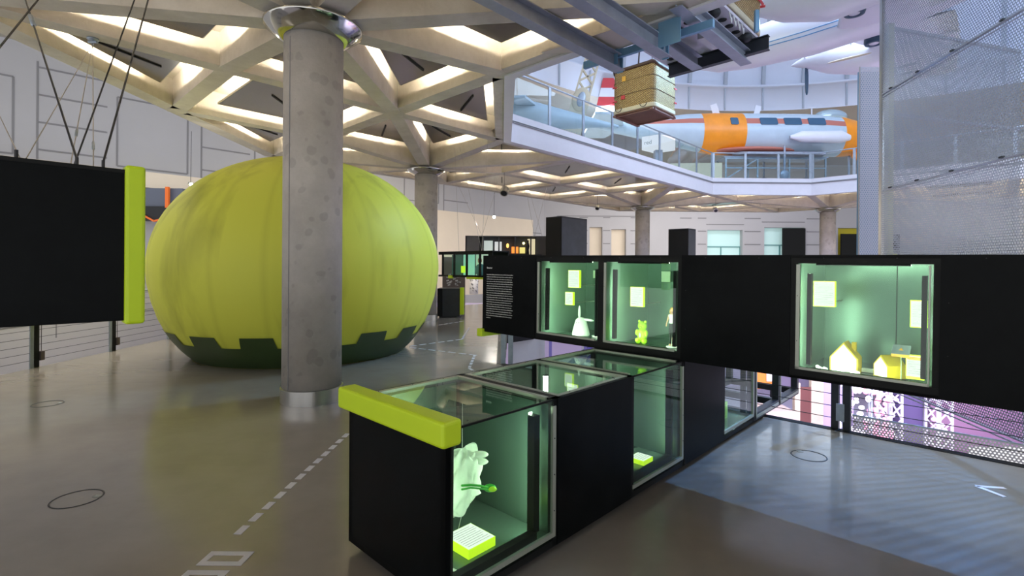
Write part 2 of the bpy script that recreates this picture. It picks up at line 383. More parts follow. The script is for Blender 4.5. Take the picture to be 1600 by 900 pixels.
def solo(name, mb, mats, label, cat, group=None, bevel=0, base=None):
    if base is None:
        xs = [v.x for v in mb.v]; ys = [v.y for v in mb.v]; zs = [v.z for v in mb.v]
        base = Vector(((min(xs)+max(xs))/2, (min(ys)+max(ys))/2, min(zs)))
    mb.v = [v - base for v in mb.v]
    o = mb.build(name, mats, None, bevel); o.location = base; o['label'] = label; o['category'] = cat
    if group: o['group'] = group
    return o
def rrect(hw, hd, r, n=5):
    out = []
    for cx, cy, a0 in ((hw-r, hd-r, 0), (-hw+r, hd-r, 90), (-hw+r, -hd+r, 180), (hw-r, -hd+r, 270)):
        for k in range(n+1):
            a_ = R(a0+90*k/n); out.append((cx+r*math.cos(a_), cy+r*math.sin(a_)))
    return out
def struct(name, mb, mats, bevel=0, label=None, cat=None):
    o = mb.build(name, mats, None, bevel); o['kind'] = 'structure'
    o['label'] = label or name; o['category'] = cat or name.split('_')[0]; return o
def copy_tree(o, loc, rz=None, label=None, parent=None):
    c = o.copy(); COL.objects.link(c)
    if parent is not None: c.parent = parent
    else:
        c.location = loc
        if rz is not None: c.rotation_euler[2] = rz
        if label: c['label'] = label
        if '_base' in c: c['_base'] = tuple(loc)
    for ch in list(o.children): copy_tree(ch, None, parent=c)
    return c

# ------------------------------------------------------------------ structure
P_ = 3.15
def G(i, j, z=0.0): return W(2.7 + P_*i, 5.9 + P_*j, z)
INNER = [(1, 0), (2, 1), (6, 1), (7, 0), (7, -4), (6, -5), (2, -5), (1, -4)]
OUTER = [(-1, 1), (1, 3), (7, 3), (9, 1), (9, -5), (7, -7), (1, -7), (-1, -5)]
def ringpoly(pts, grow):
    out = []
    for i, j in pts:
        p = G(i, j); d = (p - CEN); out.append(p + d.normalized()*grow)
    return out
def ring_slab(mb, inn, out, z0, z1, mi=0, top_mi=None):
    n = len(inn)
    for k in range(n):
        a0, a1, b0, b1 = inn[k], inn[(k+1) % n], out[k], out[(k+1) % n]
        mb.hexa([Vector((p.x, p.y, z)) for z in (z0, z1) for p in (a0, a1, b1, b0)], mi)
    return mb
struct('floor', ring_slab(MB(), ringpoly(INNER, -.02), ringpoly(OUTER, .45), -.32, 0), 'floor', label='polished grey screed floor around the open atrium', cat='floor')

# coffered concrete ceiling
COLS = {(0, 0), (2, 2), (6, 2), (8, 0), (8, -4)}
def inside_outer(i, j): return -1 <= i <= 9 and j <= 3 and (j - i) <= 2 and (i + j) <= 10 and j >= -7
def in_void(i, j): return 1 < i < 7 and -5 < j < 1 and (j-i) < -1 and (i+j) < 7 and (j - i) > -11 and (i+j) > -3
RB = 4.75; RC = 4.43; SL = 5.27
def zn(n): return RC if n in COLS else RB
edges = set(); coffers = []
def strictly_void(c):  # centroid test
    x, y = c; return 1 < x < 7 and -5 < y < 1 and y < x-1 + 1e-6 and x+y < 7 and x + y > -3 and y - x > -11
def inside(c):
    x, y = c
    return -1 <= x <= 9 and y <= 3 and y - x <= 2 and x + y <= 10 and y > -4 and not strictly_void(c)
for i in range(-1, 9):
    for j in range(-4, 3):
        q = [(i, j), (i+1, j), (i+1, j+1), (i, j+1)]
        diag = None
        if (i, j) in COLS or (i+1, j+1) in COLS: diag = 0
        elif (i+1, j) in COLS or (i, j+1) in COLS: diag = 1
        cuts = None
        for lo, hi in (((1, 0), (2, 1)), ((6, 1), (7, 0)), ((-1, 1), (0, 2)), ((0, 2), (1, 3)), ((7, 3), (8, 2)), ((8, 2), (9, 1))):
            if lo in q and hi in q: diag = 0 if (lo[0]-hi[0])*(lo[1]-hi[1]) > 0 else 1
        polys = [q] if diag is None else ([[q[0], q[1], q[2]], [q[0], q[2], q[3]]] if diag == 0 else [[q[0], q[1], q[3]], [q[1], q[2], q[3]]])
        for pl in polys:
            c = (sum(x for x, _ in pl)/len(pl), sum(y for _, y in pl)/len(pl))
            if inside(c):
                coffers.append(pl)
                for k in range(len(pl)):
                    e = tuple(sorted((pl[k], pl[(k+1) % len(pl)]))); edges.add(e)
mb = MB()
for e in sorted(edges):
    p, q = e; P0, P1 = G(*p), G(*q); d = (P1-P0).normalized(); nx = Vector((-d.y, d.x, 0))
    wb, wt = .15, .165
    z0, z1 = zn(p), zn(q)
    mb.hexa([P0-nx*wb+Vector((0, 0, z0)), P1-nx*wb+Vector((0, 0, z1)), P1+nx*wb+Vector((0, 0, z1)), P0+nx*wb+Vector((0, 0, z0)),
             P0-nx*wt+Vector((0, 0, SL+.02)), P1-nx*wt+Vector((0, 0, SL+.02)), P1+nx*wt+Vector((0, 0, SL+.02)), P0+nx*wt+Vector((0, 0, SL+.02))])
nodes = {n for e in edges for n in e}
for n in nodes:
    c = G(*n); r = .42 if n in COLS else .2
    mb.lathe([(0, zn(n)-.002), (r, zn(n)-.002), (r+.02, zn(n)+.1), (r+.02, SL)], (c.x, c.y, 0), 8, smooth=False)
for pl in coffers:
    pts = [G(*p) for p in pl]; mb.prism([(p.x, p.y) for p in pts], SL, SL+.14, 1)
struct('ceiling', mb, ['conc', 'slabtop'], label='coffered concrete ceiling of triangular and square ribs', cat='ceiling')

# reflector panels hung in the coffers, each with its lamps above
cellname = {}
def panel_label(pl, c):
    p = W(2.7+P_*c[0], 5.9+P_*c[1]); x = 800+790*p.x/max(p.y, .1)
    shape = 'triangular' if len(pl) == 3 else 'square'
    return shape, p, x
seen_lab = {}
def coffer_panel(pl):
    c = (sum(x for x, _ in pl)/len(pl), sum(y for _, y in pl)/len(pl))
    pts = [G(*p) for p in pl]; cc = sum(pts, Vector())/len(pts)
    f = .62 if len(pl) == 4 else .54
    zp = 4.90 if len(pl) == 4 else 4.97
    ins = [cc + (p-cc)*f for p in pts]
    shape, p, px = panel_label(pl, c)
    near = {(1, 1): 'beside'}
    k_ = (round(c[0]*3), round(c[1]*3))
    lab = LABS.get(k_); grp = 'reflector panels in the ceiling coffers'
    if not lab:
        far = c[0] > 1
        lab = '%s grey reflector panel %s' % (shape, 'in a far right coffer behind the perforated metal' if far else 'overhead beyond the top of the picture')
        grp += ' beyond the tower' if far else ' overhead'
    t = thing('ceiling_reflector', lab, 'ceiling panel', (cc.x, cc.y, zp), grp)
    part('reflector_sheet', MB().prism([(q.x, q.y) for q in ins], zp, zp+.012), 'reflector', t)
    m2 = MB()
    for k in range(len(ins)):
        q0, q1 = ins[k], ins[(k+1) % len(ins)]
        m2.bar((q0.x, q0.y, zp+.022), (q1.x, q1.y, zp+.022), .03, .035)
    part('rim', m2, 'rim', t)
    m3 = MB()
    for k in range(len(ins)):
        q0 = cc+(ins[k]-cc)*.76; q1 = cc+(ins[(k+1) % len(ins)]-cc)*.76
        a_, b_ = q0.lerp(q1, .1), q0.lerp(q1, .9)
        m3.tube([(a_.x, a_.y, zp+.075), (b_.x, b_.y, zp+.075)], .013, 6)
    part('lamp_tube', m3, 'tube', t)
    m4 = MB()
    for q in ins: m4.tube([(cc.x*.5+q.x*.5, cc.y*.5+q.y*.5, zp), (cc.x*.5+q.x*.5, cc.y*.5+q.y*.5, SL)], .008, 6)
    e0, e1 = cc.lerp(ins[0], -.35), cc.lerp(ins[0], .45)
    m4.bar((e0.x, e0.y, zp-.012), (e1.x, e1.y, zp-.012), .03, .02)
    part_split('hanger', m4, 'blackm', t)
LABS = {
 (-1, 2): 'dark triangular reflector left of the near column collar, half behind the hanging cables',
 (-1, 4): 'large triangular reflector in the corner coffer behind the hanging cables',
 (1, -2): 'triangular reflector overhead at the top edge, between the two long steel beams',
 (2, -1): 'triangular reflector behind the big concrete beam, just over the nearer steel beam',
 (2, 1): 'triangular reflector just right of the near column collar, mirroring yellow',
 (1, 2): 'triangular reflector hidden behind the top of the near column',
 (2, 4): 'square reflector directly left of the near column shaft, in the widest coffer',
 (2, 7): 'low triangular reflector at the slab rim just above the ball, left of the near column',
 (4, 2): 'narrow triangular reflector against the atrium corner beam above the second column',
 (5, 4): 'triangular reflector right of the rib running down to the second column',
 (4, 5): 'triangular reflector left of the rib running down to the second column',
 (4, 7): 'triangular reflector touching the near column shaft, low above the ball',
 (5, 8): 'thin triangular reflector left of the second column top, just over the ball',
 (7, 4): 'first triangular reflector under the sloping gallery edge, right of the second column',
 (8, 5): 'triangular reflector right of the second column top, behind the first lit coffer',
 (8, 7): 'thin triangular reflector directly right of the second column top',
 (7, 8): 'thin triangular reflector directly behind the second column top',
 (10, 4): 'diamond-looking square reflector under the gallery edge, nearest of the far squares',
 (10, 8): 'square reflector above the large silver spotlight, left of the far squares',
 (14, 4): 'square reflector under the gallery edge, just left of the far column top',
 (14, 8): 'square reflector in the middle above the nearer tall black plinth',
 (17, 4): 'triangular reflector under the gallery edge right above the far column',
 (16, 5): 'triangular reflector directly above the far column top',
 (16, 7): 'thin triangular reflector left of the far column, above the small round spotlight',
 (17, 8): 'lowest triangular reflector left of the far column at the slab rim',
 (20, 2): 'triangular reflector under the straight gallery edge, above the far window',
 (19, 4): 'triangular reflector right of the far column under the gallery corner',
 (20, 5): 'thin triangular reflector behind the far column, above the right plinth',
 (20, 7): 'thin triangular reflector touching the far column top from behind',
 (19, 8): 'rearmost triangular reflector left of the far column at the slab rim',
 (22, -1): 'triangular reflector at the right end of the gallery edge beside the pale pier',
 (22, 1): 'triangular reflector left of the last column under the straight gallery edge',
 (23, 2): 'thin triangular reflector above the black wall screen',
 (22, 4): 'far square reflector low above the teal window, right of the right plinth',
 (22, 7): 'rearmost triangular reflector between the far column and the right plinth',
 (26, 1): 'thin triangular reflector left of the last column top',
 (25, 2): 'rearmost triangular reflector above the black wall screen',
 (25, 4): 'rearmost triangular reflector above the far teal window',
}
for pl in coffers:
    c = (sum(x for x, _ in pl)/len(pl), sum(y for _, y in pl)/len(pl))
    p = W(2.7+P_*c[0], 5.9+P_*c[1])
    if p.y > 1.2 and abs(p.x) < p.y*1.15+1: coffer_panel(pl)

# atrium edge fascia and slab edge
mb = MB()
ip = [G(*p) for p in INNER]; cnt = len(ip)
def offs(pts, dd):
    out = []; n = len(pts)
    for k in range(n):
        p0, p1, p2 = pts[k-1], pts[k], pts[(k+1) % n]
        d1, d2 = (p1-p0).normalized(), (p2-p1).normalized()
        n1, n2 = Vector((-d1.y, d1.x, 0)), Vector((-d2.y, d2.x, 0))
        if n1.dot(CEN-p1) < 0: n1, n2 = -n1, -n2
        bis = (n1+n2).normalized(); out.append(p1 + bis*(dd/max(.2, bis.dot(n1))))
    return out
ring_slab(mb, offs(ip, .235), offs(ip, .05), 4.72, 5.21)
ring_slab(mb, offs(ip, .262), offs(ip, .0), 5.205, 5.235, 1)
ring_slab(mb, offs(ip, .225), offs(ip, .0), 5.23, 5.255)
ring_slab(mb, offs(ip, .25), offs(ip, -.1), 5.25, 5.265, 1)
ring_slab(mb, offs(ip, .235), offs(ip, -.1), 5.26, 5.43)
struct('trim_1', mb, ['fascia', 'groove'], label='pale fascia along the upper gallery edge', cat='fascia')
mb = MB(); ring_slab(mb, offs(ip, .0), ringpoly(OUTER, .2), SL+.13, 5.40)
struct('floor_upper', mb, 'slabtop', label='upper gallery floor slab', cat='floor')
mb = MB(); ring_slab(mb, ringpoly(OUTER, .16), ringpoly(OUTER, .30), 4.8, 5.42)
struct('trim_2', mb, 'conc', label='outer concrete rim of the upper gallery slab', cat='fascia')
mb = MB(); ring_slab(mb, offs(ip, .05), offs(ip, -.05), -.36, 0.004); struct('trim_3', mb, 'blackm', label='dark steel edge strip around the floor opening', cat='edge trim')

# columns
def column(n, label, zb=0.0):
    c = G(*n)
    t = thing('column', label, 'column', (c.x, c.y, zb), kind='structure')
    m_ = MB().lathe([(.0, zb), (.335, zb), (.335, RC), (0, RC)], (c.x, c.y, 0), 48)
    part('column_shaft', m_, 'column', t)
    sx = MB().bar((c.x-.155, c.y-.298, .17), (c.x-.155, c.y-.298, 4.2), .008, .008)
    if n == (0, 0): part('casting_seam', sx, 'groove', t)
    part('base_ring', MB().lathe([(.335, zb), (.352, zb), (.352, .165), (.335, .17)], (c.x, c.y, 0), 96, smooth=False), 'steel', t)
    part('collar', MB().lathe([(.335, RC-.17), (.36, RC-.17), (.55, RC-.035), (.56, RC-.01), (.55, RC), (.3, RC)], (c.x, c.y, 0), 48), 'collar', t)
column((0, 0), 'thick round concrete column in front of the lime ball')
column((2, 2), 'round concrete column half hidden behind the right side of the ball')
column((6, 2), 'far round concrete column between the two tall black plinths')
column((8, 0), 'far round concrete column left of the yellow wall graphic')
# columns of the storey below, seen through the opening
m_ = MB()
for n in ((6, 2), (8, 0)):
    c = G(*n); m_.lathe([(.34, -4.5), (.34, -.32)], (c.x, c.y, 0), 32)
struct('trim_4', m_, 'column', label='concrete columns of the lower storey', cat='column')

# walls: long wall parallel to a, facing wall parallel to the picture
Z0, Z1 = -4.5, 9.15
def wallbox(x0, x1, y, z0, z1, mb, mi=0): mb.box(x0, x1, y, y+.3, z0, z1, mi)
mb = MB(); mb.abox(-16, 28.4, 24.0, 24.3, Z0, Z1)
def groove_ab(a0, a1, z): mb.abox(a0, a1, 23.985, 24.0, z-.03, z+.03, 1)
def groove_v(a, z0, z1): mb.abox(a-.03, a+.03, 23.985, 24.0, z0, z1, 1)
for a0 in (-6.5, 1.2, 6.2, 14, 19):
    for z in (4.6, 5.55, 6.5, 7.45, 8.4): groove_ab(a0, a0+1.9, z)
    groove_v(a0, 4.6, 8.6)
for a0, a1 in ((-4, 0.6), (3.4, 5.7), (8.3, 13.2), (16.2, 18.6)):
    groove_ab(a0, a1, 5.3); groove_ab(a0, a1, 7.9); groove_v(a1, 5.3, 7.9); groove_v(a0, 5.3, 7.9)
for z in (2.2, 3.2, 4.0, 1.2): groove_ab(22, 28, z)
mb.abox(-16, 13, 23.3, 24.0, 4.5, 5.1, 2); mb.abox(13, 27, 23.93, 24.0, -.2, 4.9, 2)  # cream lining carries the warm light on the lower wall in its colour
mb.abox(-16, 22, 23.9, 24.0, -4.5, -.2, 0)
struct('wall_left', mb, ['wall', 'groove', 'cream'], label='long grey plaster wall with recessed grooves beyond the gallery', cat='wall')
Y2 = 37.0
mb = MB()
def X2(px): return (px-800)/790*Y2
# openings: (x0,x1,z0,z1)
ops = [(X2(921), X2(941), 0, 4.5), (X2(955), X2(978), 0, 4.35), (X2(1105), X2(1160), 0, 4.35), (X2(1194), X2(1257), 0, 4.55), (X2(1309), X2(1385), 0, 4.55)]
xs = -1.0
for (x0, x1, z0, z1) in ops:
    mb.box(xs, x0, Y2, Y2+.6, Z0, Z1); mb.box(x0, x1, Y2, Y2+.6, z1, Z1); mb.box(x0, x1, Y2, Y2+.6, Z0, z0); xs = x1
mb.box(xs, 48, Y2, Y2+.6, Z0, Z1)
for x0, x1 in ((X2(985), X2(1012)), (X2(1062), X2(1080)), (X2(1090), X2(1103)), (X2(1163), X2(1188)), (X2(1260), X2(1281)), (X2(985-80), X2(918)), (X2(942), X2(953))):
    for z in (1.4, 2.35, 3.3, 4.25, 5.2): mb.box(x0, x1, Y2-.02, Y2, z-.035, z+.035, 1)
for x0, x1, z in ((X2(1103), X2(1162), 4.75), (X2(1190), X2(1257), 4.95), (X2(870), X2(1000), 5.3)): mb.box(x0, x1, Y2-.02, Y2, z-.03, z+.03, 1)
struct('wall_far', mb, ['wall', 'groove'], label='grooved far wall with window openings', cat='wall')
def opening(n, x0, x1, z1, back, frames=()):
    t = thing('window_%d' % n, 'window opening in the far wall', 'window', (x0, Y2+.2, 0), kind='structure')
    part('pane', MB().box(x0, x1, Y2+.45, Y2+.5, 0, z1), back, t)
    f = MB()
    for k in frames: f.box(k-.04, k+.04, Y2+.38, Y2+.45, 0, z1*.72)
    f.box(x0, x1, Y2+.36, Y2+.45, z1*.72-.04, z1*.72+.04)
    if frames: part('window_frame', f, 'teal', t)
for n, ((x0, x1, z0, z1), bk) in enumerate(zip(ops, ('cream', 'cream', 'gowrap', 'gowrap', 'yellowwall'))):
    opening(n+1, x0, x1, z1, bk, [x0+(x1-x0)*f for f in (.0, .45, 1.0)] if bk == 'gowrap' else ())
solo('black_wall_screen', MB().box(X2(1221), X2(1256.5), Y2-.15, Y2-.05, 0, 4.5), 'blackm', 'matt black screen standing in the far wall opening left of the last column', 'screen')
t = thing('wall_graphic', 'black wall panel with a bright yellow disc at the far right', 'wall graphic', (X2(1335), Y2-.3, 0))
part('panel', MB().box(X2(1310), X2(1400), Y2-.35, Y2-.2, 0, 4.1), 'blackm', t)
dm = MB(); cx_, cz_, rr_ = X2(1368), 0.4, 2.6
dm.add([(cx_+rr_*math.cos(2*math.pi*k/48), Y2-.37-dy, cz_+rr_*math.sin(2*math.pi*k/48)) for dy in (0, .01) for k in range(48)],
       [tuple(range(48))[::-1], tuple(range(48, 96))] + [(k, (k+1) % 48, 48+(k+1) % 48, 48+k) for k in range(48)])
dm.v = [Vector((v.x, v.y, max(0.01, v.z))) for v in dm.v]
part('disc', dm, 'yellowdisc', t)
mb = MB().box(-40, 48, -8, 45, 9.3, 9.5)
# upper ceiling ring with circular hole + drum + dome
mb = MB(); n = 96
def circ(r, z, n=96): return [Vector((CEN.x+r*math.cos(2*math.pi*k/n), CEN.y+r*math.sin(2*math.pi*k/n), z)) for k in range(n)]
RD = 14.0
c0, c1 = circ(RD, 9.28), circ(34, 9.10)
mb.add(c0+c1, [(k, (k+1) % n, n+(k+1) % n, n+k) for k in range(n)], 0)
struct('ceiling_upper', mb, [mat('upper_soffit', (.40, .37, .33), .7, noise=.05, nscale=.5)], label='upper gallery ceiling around the dome', cat='ceiling')
mb = MB()
prof = [(RD, 9.26), (RD, 10.35), (RD-.12, 10.38), (RD-.12, 10.5), (RD, 10.52)]
for k in range(1, 13):
    t_ = R(90)*k/12*.98; prof.append((RD*math.cos(t_), 10.52 + 9.0*math.sin(t_)))
mb.lathe(prof, (CEN.x, CEN.y, 0), 96, 0)
for k in range(48):
    t_ = 2*math.pi*(k+.3)/48; e = Vector((math.cos(t_), math.sin(t_), 0))
    for i in range(4, 11):
        p0 = Vector((CEN.x, CEN.y, prof[i][1])) + e*(prof[i][0]-.06); p1 = Vector((CEN.x, CEN.y, prof[i+1][1])) + e*(prof[i+1][0]-.06)
        mb.bar(p0, p1, .16, .16, 1)
    mb.bar(Vector((CEN.x, CEN.y, 9.3))+e*(RD-.03), Vector((CEN.x, CEN.y, 10.35))+e*(RD-.03), .07, .07, 1)
struct('ceiling_dome', mb, [mat('dome_panels', (.68, .71, .80), .6, noise=.03, nscale=.6), mat('dome_ribs', (.42, .46, .52), .5)], label='white segmented dome with radial ribs', cat='dome')

# lower hall
mb = MB().box(-12, 34, -6, 37, -4.7, -4.5); struct('floor_lower', mb, mat('lower_floor', (.50, .48, .56), .35), label='lilac lit floor of the lower hall', cat='floor')
mb = MB().box(-6, 34, 26, 26.3, -4.5, -.32); mb.box(6.5, 6.56, 25.97, 26, -4.5, -.32, 1)
for x in (9.2, 12.4, 15.5, 19): mb.box(x, x+.06, 25.97, 26, -4.5, -.32, 1)
struct('wall_lower', mb, ['lilac', 'groove'], label='lilac wall of the lower hall', cat='wall')

# ------------------------------------------------------------------ inflated lime ball
BX, BY, BR = -3.88, 9.54, 2.47
prof = [(0, .004), (1.80, .004), (1.90, .10), (1.99, .2), (2.08, .32), (2.20, .5), (2.30, .72), (2.39, 1.0), (2.45, 1.3), (2.47, 1.55)]
for k in range(1, 25):
    t_ = math.pi/2*k/24; prof.append((BR*math.cos(t_)**.96 if k < 24 else 0, 1.55 + 2.03*math.sin(t_)))
t = thing('inflatable_ball', 'giant lime yellow inflated ball with faint vertical seams, on the floor', 'inflatable ball', (BX, BY, 0))
part('envelope', MB().lathe(prof, (BX, BY, 0), 96), 'ball', t)
def pr(z):
    for (r0, z0), (r1, z1) in zip(prof, prof[1:]):
        if z0 <= z <= z1: return r0 + (r1-r0)*(z-z0)/max(1e-6, z1-z0)
    return BR
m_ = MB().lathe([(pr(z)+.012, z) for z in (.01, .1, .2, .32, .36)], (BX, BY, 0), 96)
part('foot_band', m_, 'foot_band', t)
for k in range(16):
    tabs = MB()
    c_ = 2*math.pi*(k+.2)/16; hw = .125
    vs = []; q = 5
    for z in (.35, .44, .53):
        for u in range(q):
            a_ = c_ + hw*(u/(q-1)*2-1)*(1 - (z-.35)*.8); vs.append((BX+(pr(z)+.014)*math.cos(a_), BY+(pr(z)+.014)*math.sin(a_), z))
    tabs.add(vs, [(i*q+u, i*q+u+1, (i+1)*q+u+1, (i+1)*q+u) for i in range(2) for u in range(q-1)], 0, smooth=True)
    part('foot_patch', tabs, 'foot_band', t)

# ------------------------------------------------------------------ floor display case (a row of bolted compartments)
FB0, FB1, FZ0, FZ1 = 1.77, 2.63, .05, .866
KA = [1.42, 2.21, 3.00, 3.79, 4.58, 5.37, 6.16, 6.95]
t = thing('floor_display_case', 'long black glazed display case on the floor with a lime top edge bar', 'display case', tuple(W(KA[0], (FB0+FB1)/2, 0)))
fc = t
part('plinth', MB().abox(KA[0]+.06, 5.8, FB0+.05, FB1-.05, .002, FZ0), 'dark', t)
part('end_panel', MB().abox(KA[0], KA[0]+.03, FB0, FB1, FZ0, FZ1), 'black', t)
part('edge_bar', MB().abox(KA[0]-.05, KA[0]+.06, FB0-.045, FB1+.045, .80, .918), 'lime', t, bevel=.016)
def case_interior(a0, a1, b0, b1, z0, z1, t, thin, back=None, led=True, innerm='inner'):
    """one glazed compartment; glazed lists its glass faces among a- a+ b- b+ top"""
    fr = .05
    fm = MB(); s_ = .035
    for (x, y) in ((a0, b0), (a1-s_, b0), (a0, b1-s_), (a1-s_, b1-s_)): fm.abox(x, x+s_, y, y+s_, z0, z1)
    for z in (z0, z1-s_):
        if thin and z > z0: fm.abox(a0, a1, b0, b0+.010, z1-.010, z1)
        else: fm.abox(a0, a1, b0, b0+s_, z, z+s_)
        fm.abox(a0, a1, b1-s_, b1, z, z+s_)
        fm.abox(a0, a0+s_, b0, b1, z, z+s_); fm.abox(a1-s_, a1, b0, b1, z, z+s_)
    f = part('compartment_frame', fm, 'blackm', t)
    return f
def strip_frame(mb, face, u0, u1, v0, v1, w, c, mi=0, skip=''):
    """pale retaining strips round a window: face gives the fixed axis and its coordinate"""
    def bx(p0, p1, q0, q1):
        if face == 'b': mb.abox(p0, p1, c-.006, c+.012, q0, q1, mi)
        elif face == 'a': mb.abox(c-.006, c+.012, p0, p1, q0, q1, mi)
        else: mb.abox(p0, p1, q0, q1, c-.012, c+.006, mi)
    if 'v0' not in skip: bx(u0, u1, v0, v0+w)
    if 'v1' not in skip: bx(u0, u1, v1-w, v1)
    if 'u0' not in skip: bx(u0, u0+w, v0+w, v1-w)
    bx(u1-w, u1, v0+w, v1-w)

# compartment 1: glass right side and top, metal back
def floor_comp(k, side, top, far='inner', floor='inner', front=None):
    a0, a1 = KA[k], KA[k+1]
    f = case_interior(a0, a1, FB0, FB1, FZ0, FZ1, fc, side == 'glass' and top == 'glass')
    st = MB()
    if side == 'glass':
        part('glass_side', MB().abox(a0+.03, a1-.035, FB0+.003, FB0+.009, FZ0+.04, FZ1-.003), 'glass', fc)
        strip_frame(st, 'b', a0+.02, a1-.015, FZ0+.055, FZ1-.012, .026, FB0, skip='u0 v1' if top == 'glass' else 'u0 v1')
    elif side == 'panel':
        part('side_panel', MB().abox(a0+.002, a1-.002, FB0-.004, FB0+.02, FZ0, FZ1-.001), 'black', fc)
    if top == 'glass':
        part('glass_top', MB().abox(a0+.03, a1-.03, FB0+.004, FB1-.03, FZ1-.010, FZ1-.004), 'glass', fc)
        strip_frame(st, 'z', a0+.035, a1-.02, FB0+.02, FB1-.03, .028, FZ1-.002, skip='v0 u0' if side == 'glass' and k == 0 else 'v0' if side == 'glass' else '')
    elif top == 'panel':
        part('top_panel', MB().abox(a0+.002, a1-.002, FB0, FB1, FZ1-.02, FZ1), 'black', fc)
    if far == 'inner':
        part('back_sheet', MB().abox(a0+.02, a1-.02, FB1-.03, FB1-.01, FZ0+.02, FZ1-.04), 'inner', fc)
    elif far == 'glass':
        part('glass_back', MB().abox(a0+.035, a1-.035, FB1-.012, FB1-.006, FZ0+.04, FZ1-.04), 'glass', fc)
    if floor: part('case_floor', MB().abox(a0+.02, a1-.02, FB0+.03, FB1-.03, FZ0+.02, FZ0+.05), floor, fc)
    if st.v: part('glazing_strip', st, 'alu', fc)
def divider(k, m_='innerl'):
    a = KA[k]; part('divider', MB().abox(a-.012, a+.012, FB0+.03, FB1-.03, FZ0+.03, FZ1-.04), m_, fc)
floor_comp(0, 'glass', 'glass'); divider(1, 'inner')
floor_comp(1, 'panel', 'glass', far='glass', floor='inner'); divider(2, 'innerl')
floor_comp(2, 'glass', 'glass', far='glass'); divider(3, 'inner')
floor_comp(3, 'panel', 'panel'); divider(4, 'inner')
floor_comp(4, 'glass', None, far='glass', floor='inner')
for k in (5, 6):
    a0, a1 = KA[k], KA[k+1]; fm = MB(); s_ = .07
    for x in ((a0, a1-s_) if k == 6 else (a0,)):
        for y in (FB0, FB1-s_): fm.abox(x, x+s_, y, y+s_, FZ0, FZ1)
        for z in (FZ0, FZ1-s_): fm.abox(x, x+s_, FB0, FB1, z, z+s_)
    for y in (FB0, FB1-s_):
        for z in (FZ0, FZ1-s_): fm.abox(a0, a1, y, y+s_, z, z+s_)
    part('open_frame', fm, 'blued', fc)
    st = MB(); st.abox(a0+.05, a1-.01, FB0-.006, FB0-.001, FZ0+.02, FZ0+.05); st.abox(a0+.05, a0+.075, FB0-.006, FB0-.001, FZ0+.02, FZ1); part('glazing_strip', st, 'alu', fc)
# light bars: dark profiles with a luminous face turned inwards
def light_bar(t, box, lit, hot=False):
    p = part('light_bar', MB().abox(*box), 'blackm', t)
    sub('light_strip', MB().abox(*lit), 'ledhot' if hot else 'ledf', p, t)
light_bar(fc, (2.075, 2.12, FB0+.05, FB0+.10, .14, .78), (2.085, 2.11, FB0+.0995, FB0+.1008, .15, .79))
light_bar(fc, (1.47, 1.50, FB0+.04, FB0+.09, .14, .80), (1.475, 1.495, FB0+.0895, FB0+.0908, .15, .79))
light_bar(fc, (2.665, 2.695, 2.235, 2.265, .845, .853), (2.668, 2.692, 2.238, 2.262, .715, .845), True)
light_bar(fc, (3.68, 3.705, FB0+.05, FB0+.10, .14, .80), (3.685, 3.70, FB0+.0995, FB0+.1008, .15, .79))
light_bar(fc, (3.05, 3.075, FB0+.04, FB0+.09, .14, .80), (3.055, 3.07, FB0+.0895, FB0+.0908, .15, .79))
light_bar(fc, (5.27, 5.29, FB0+.05, FB0+.10, .14, .80), (5.275, 5.285, FB0+.0995, FB0+.1008, .15, .79))
# dark ledges on the case floors behind the glass
lm = MB()
for k in (0, 2): lm.abox(KA[k]+.05, KA[k+1]-.12, FB0+.04, FB0+.085, FZ0+.05, FZ0+.10)
part('inner_ledge', lm, 'blackm', fc)
# screws
sm_ = MB()
for k in (0, 2):
    for z in (.25, .45, .65): 
        c = W(KA[k+1]-.028, FB0-.006, z); sm_.ell(c, (.004, .004, .004), n=6, m=4)
for k in range(3):
    for f in (.2, .5, .8):
        for b in (FB0+.034, FB1-.044):
            c = W(KA[k]+.79*f, b, FZ1+.004); sm_.ell(c, (.004, .004, .003), n=6, m=4)
part_split('screw', sm_, 'dark', fc)

# contents of the floor case
def label_box(name, lab, a0, a1, b0, b1, z0, z1, lines=5, face='top', grp=None):
    c = W((a0+a1)/2, (b0+b1)/2, z0)
    t = thing('label_block', lab, 'label', tuple(c), grp)
    part('block_body', MB().abox(a0, a1, b0, b1, z0, z1), 'labeledge', t)
    s_ = MB(); ik = MB()
    if face == 'top':
        s_.abox(a0+.004, a1-.004, b0+.004, b1-.004, z1, z1+.002)
        for k in range(lines):
            bb = b0+.012+(b1-b0-.03)*(k+.5)/lines; ik.abox(a0+.015, a1-.015-(.02 if k % 3 == 2 else 0), bb, bb+.0022, z1+.002, z1+.0026)
    else:
        s_.abox(a0-.002, a0, b0+.004, b1-.004, z0+.004, z1-.004)
        for k in range(lines):
            zz = z1-.02-(z1-z0-.035)*(k+.5)/lines; ik.abox(a0-.0026, a0-.002, b0+.012+(.02 if k % 4 == 3 else 0), b1-.012, zz, zz+.002)
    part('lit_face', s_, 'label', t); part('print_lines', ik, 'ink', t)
label_box('l', 'glowing label block on the floor of the front glass case', 1.71, 1.90, 1.94, 2.14, FZ0+.051, FZ0+.10, 9)
label_box('l', 'glowing label block lying in the middle floor case compartment', 3.44, 3.58, 1.92, 2.05, FZ0+.051, FZ0+.085)
label_box('l', 'small upright label seen through the second compartment lid', 2.985, 2.995, 2.20, 2.30, .60, .74, face='front')
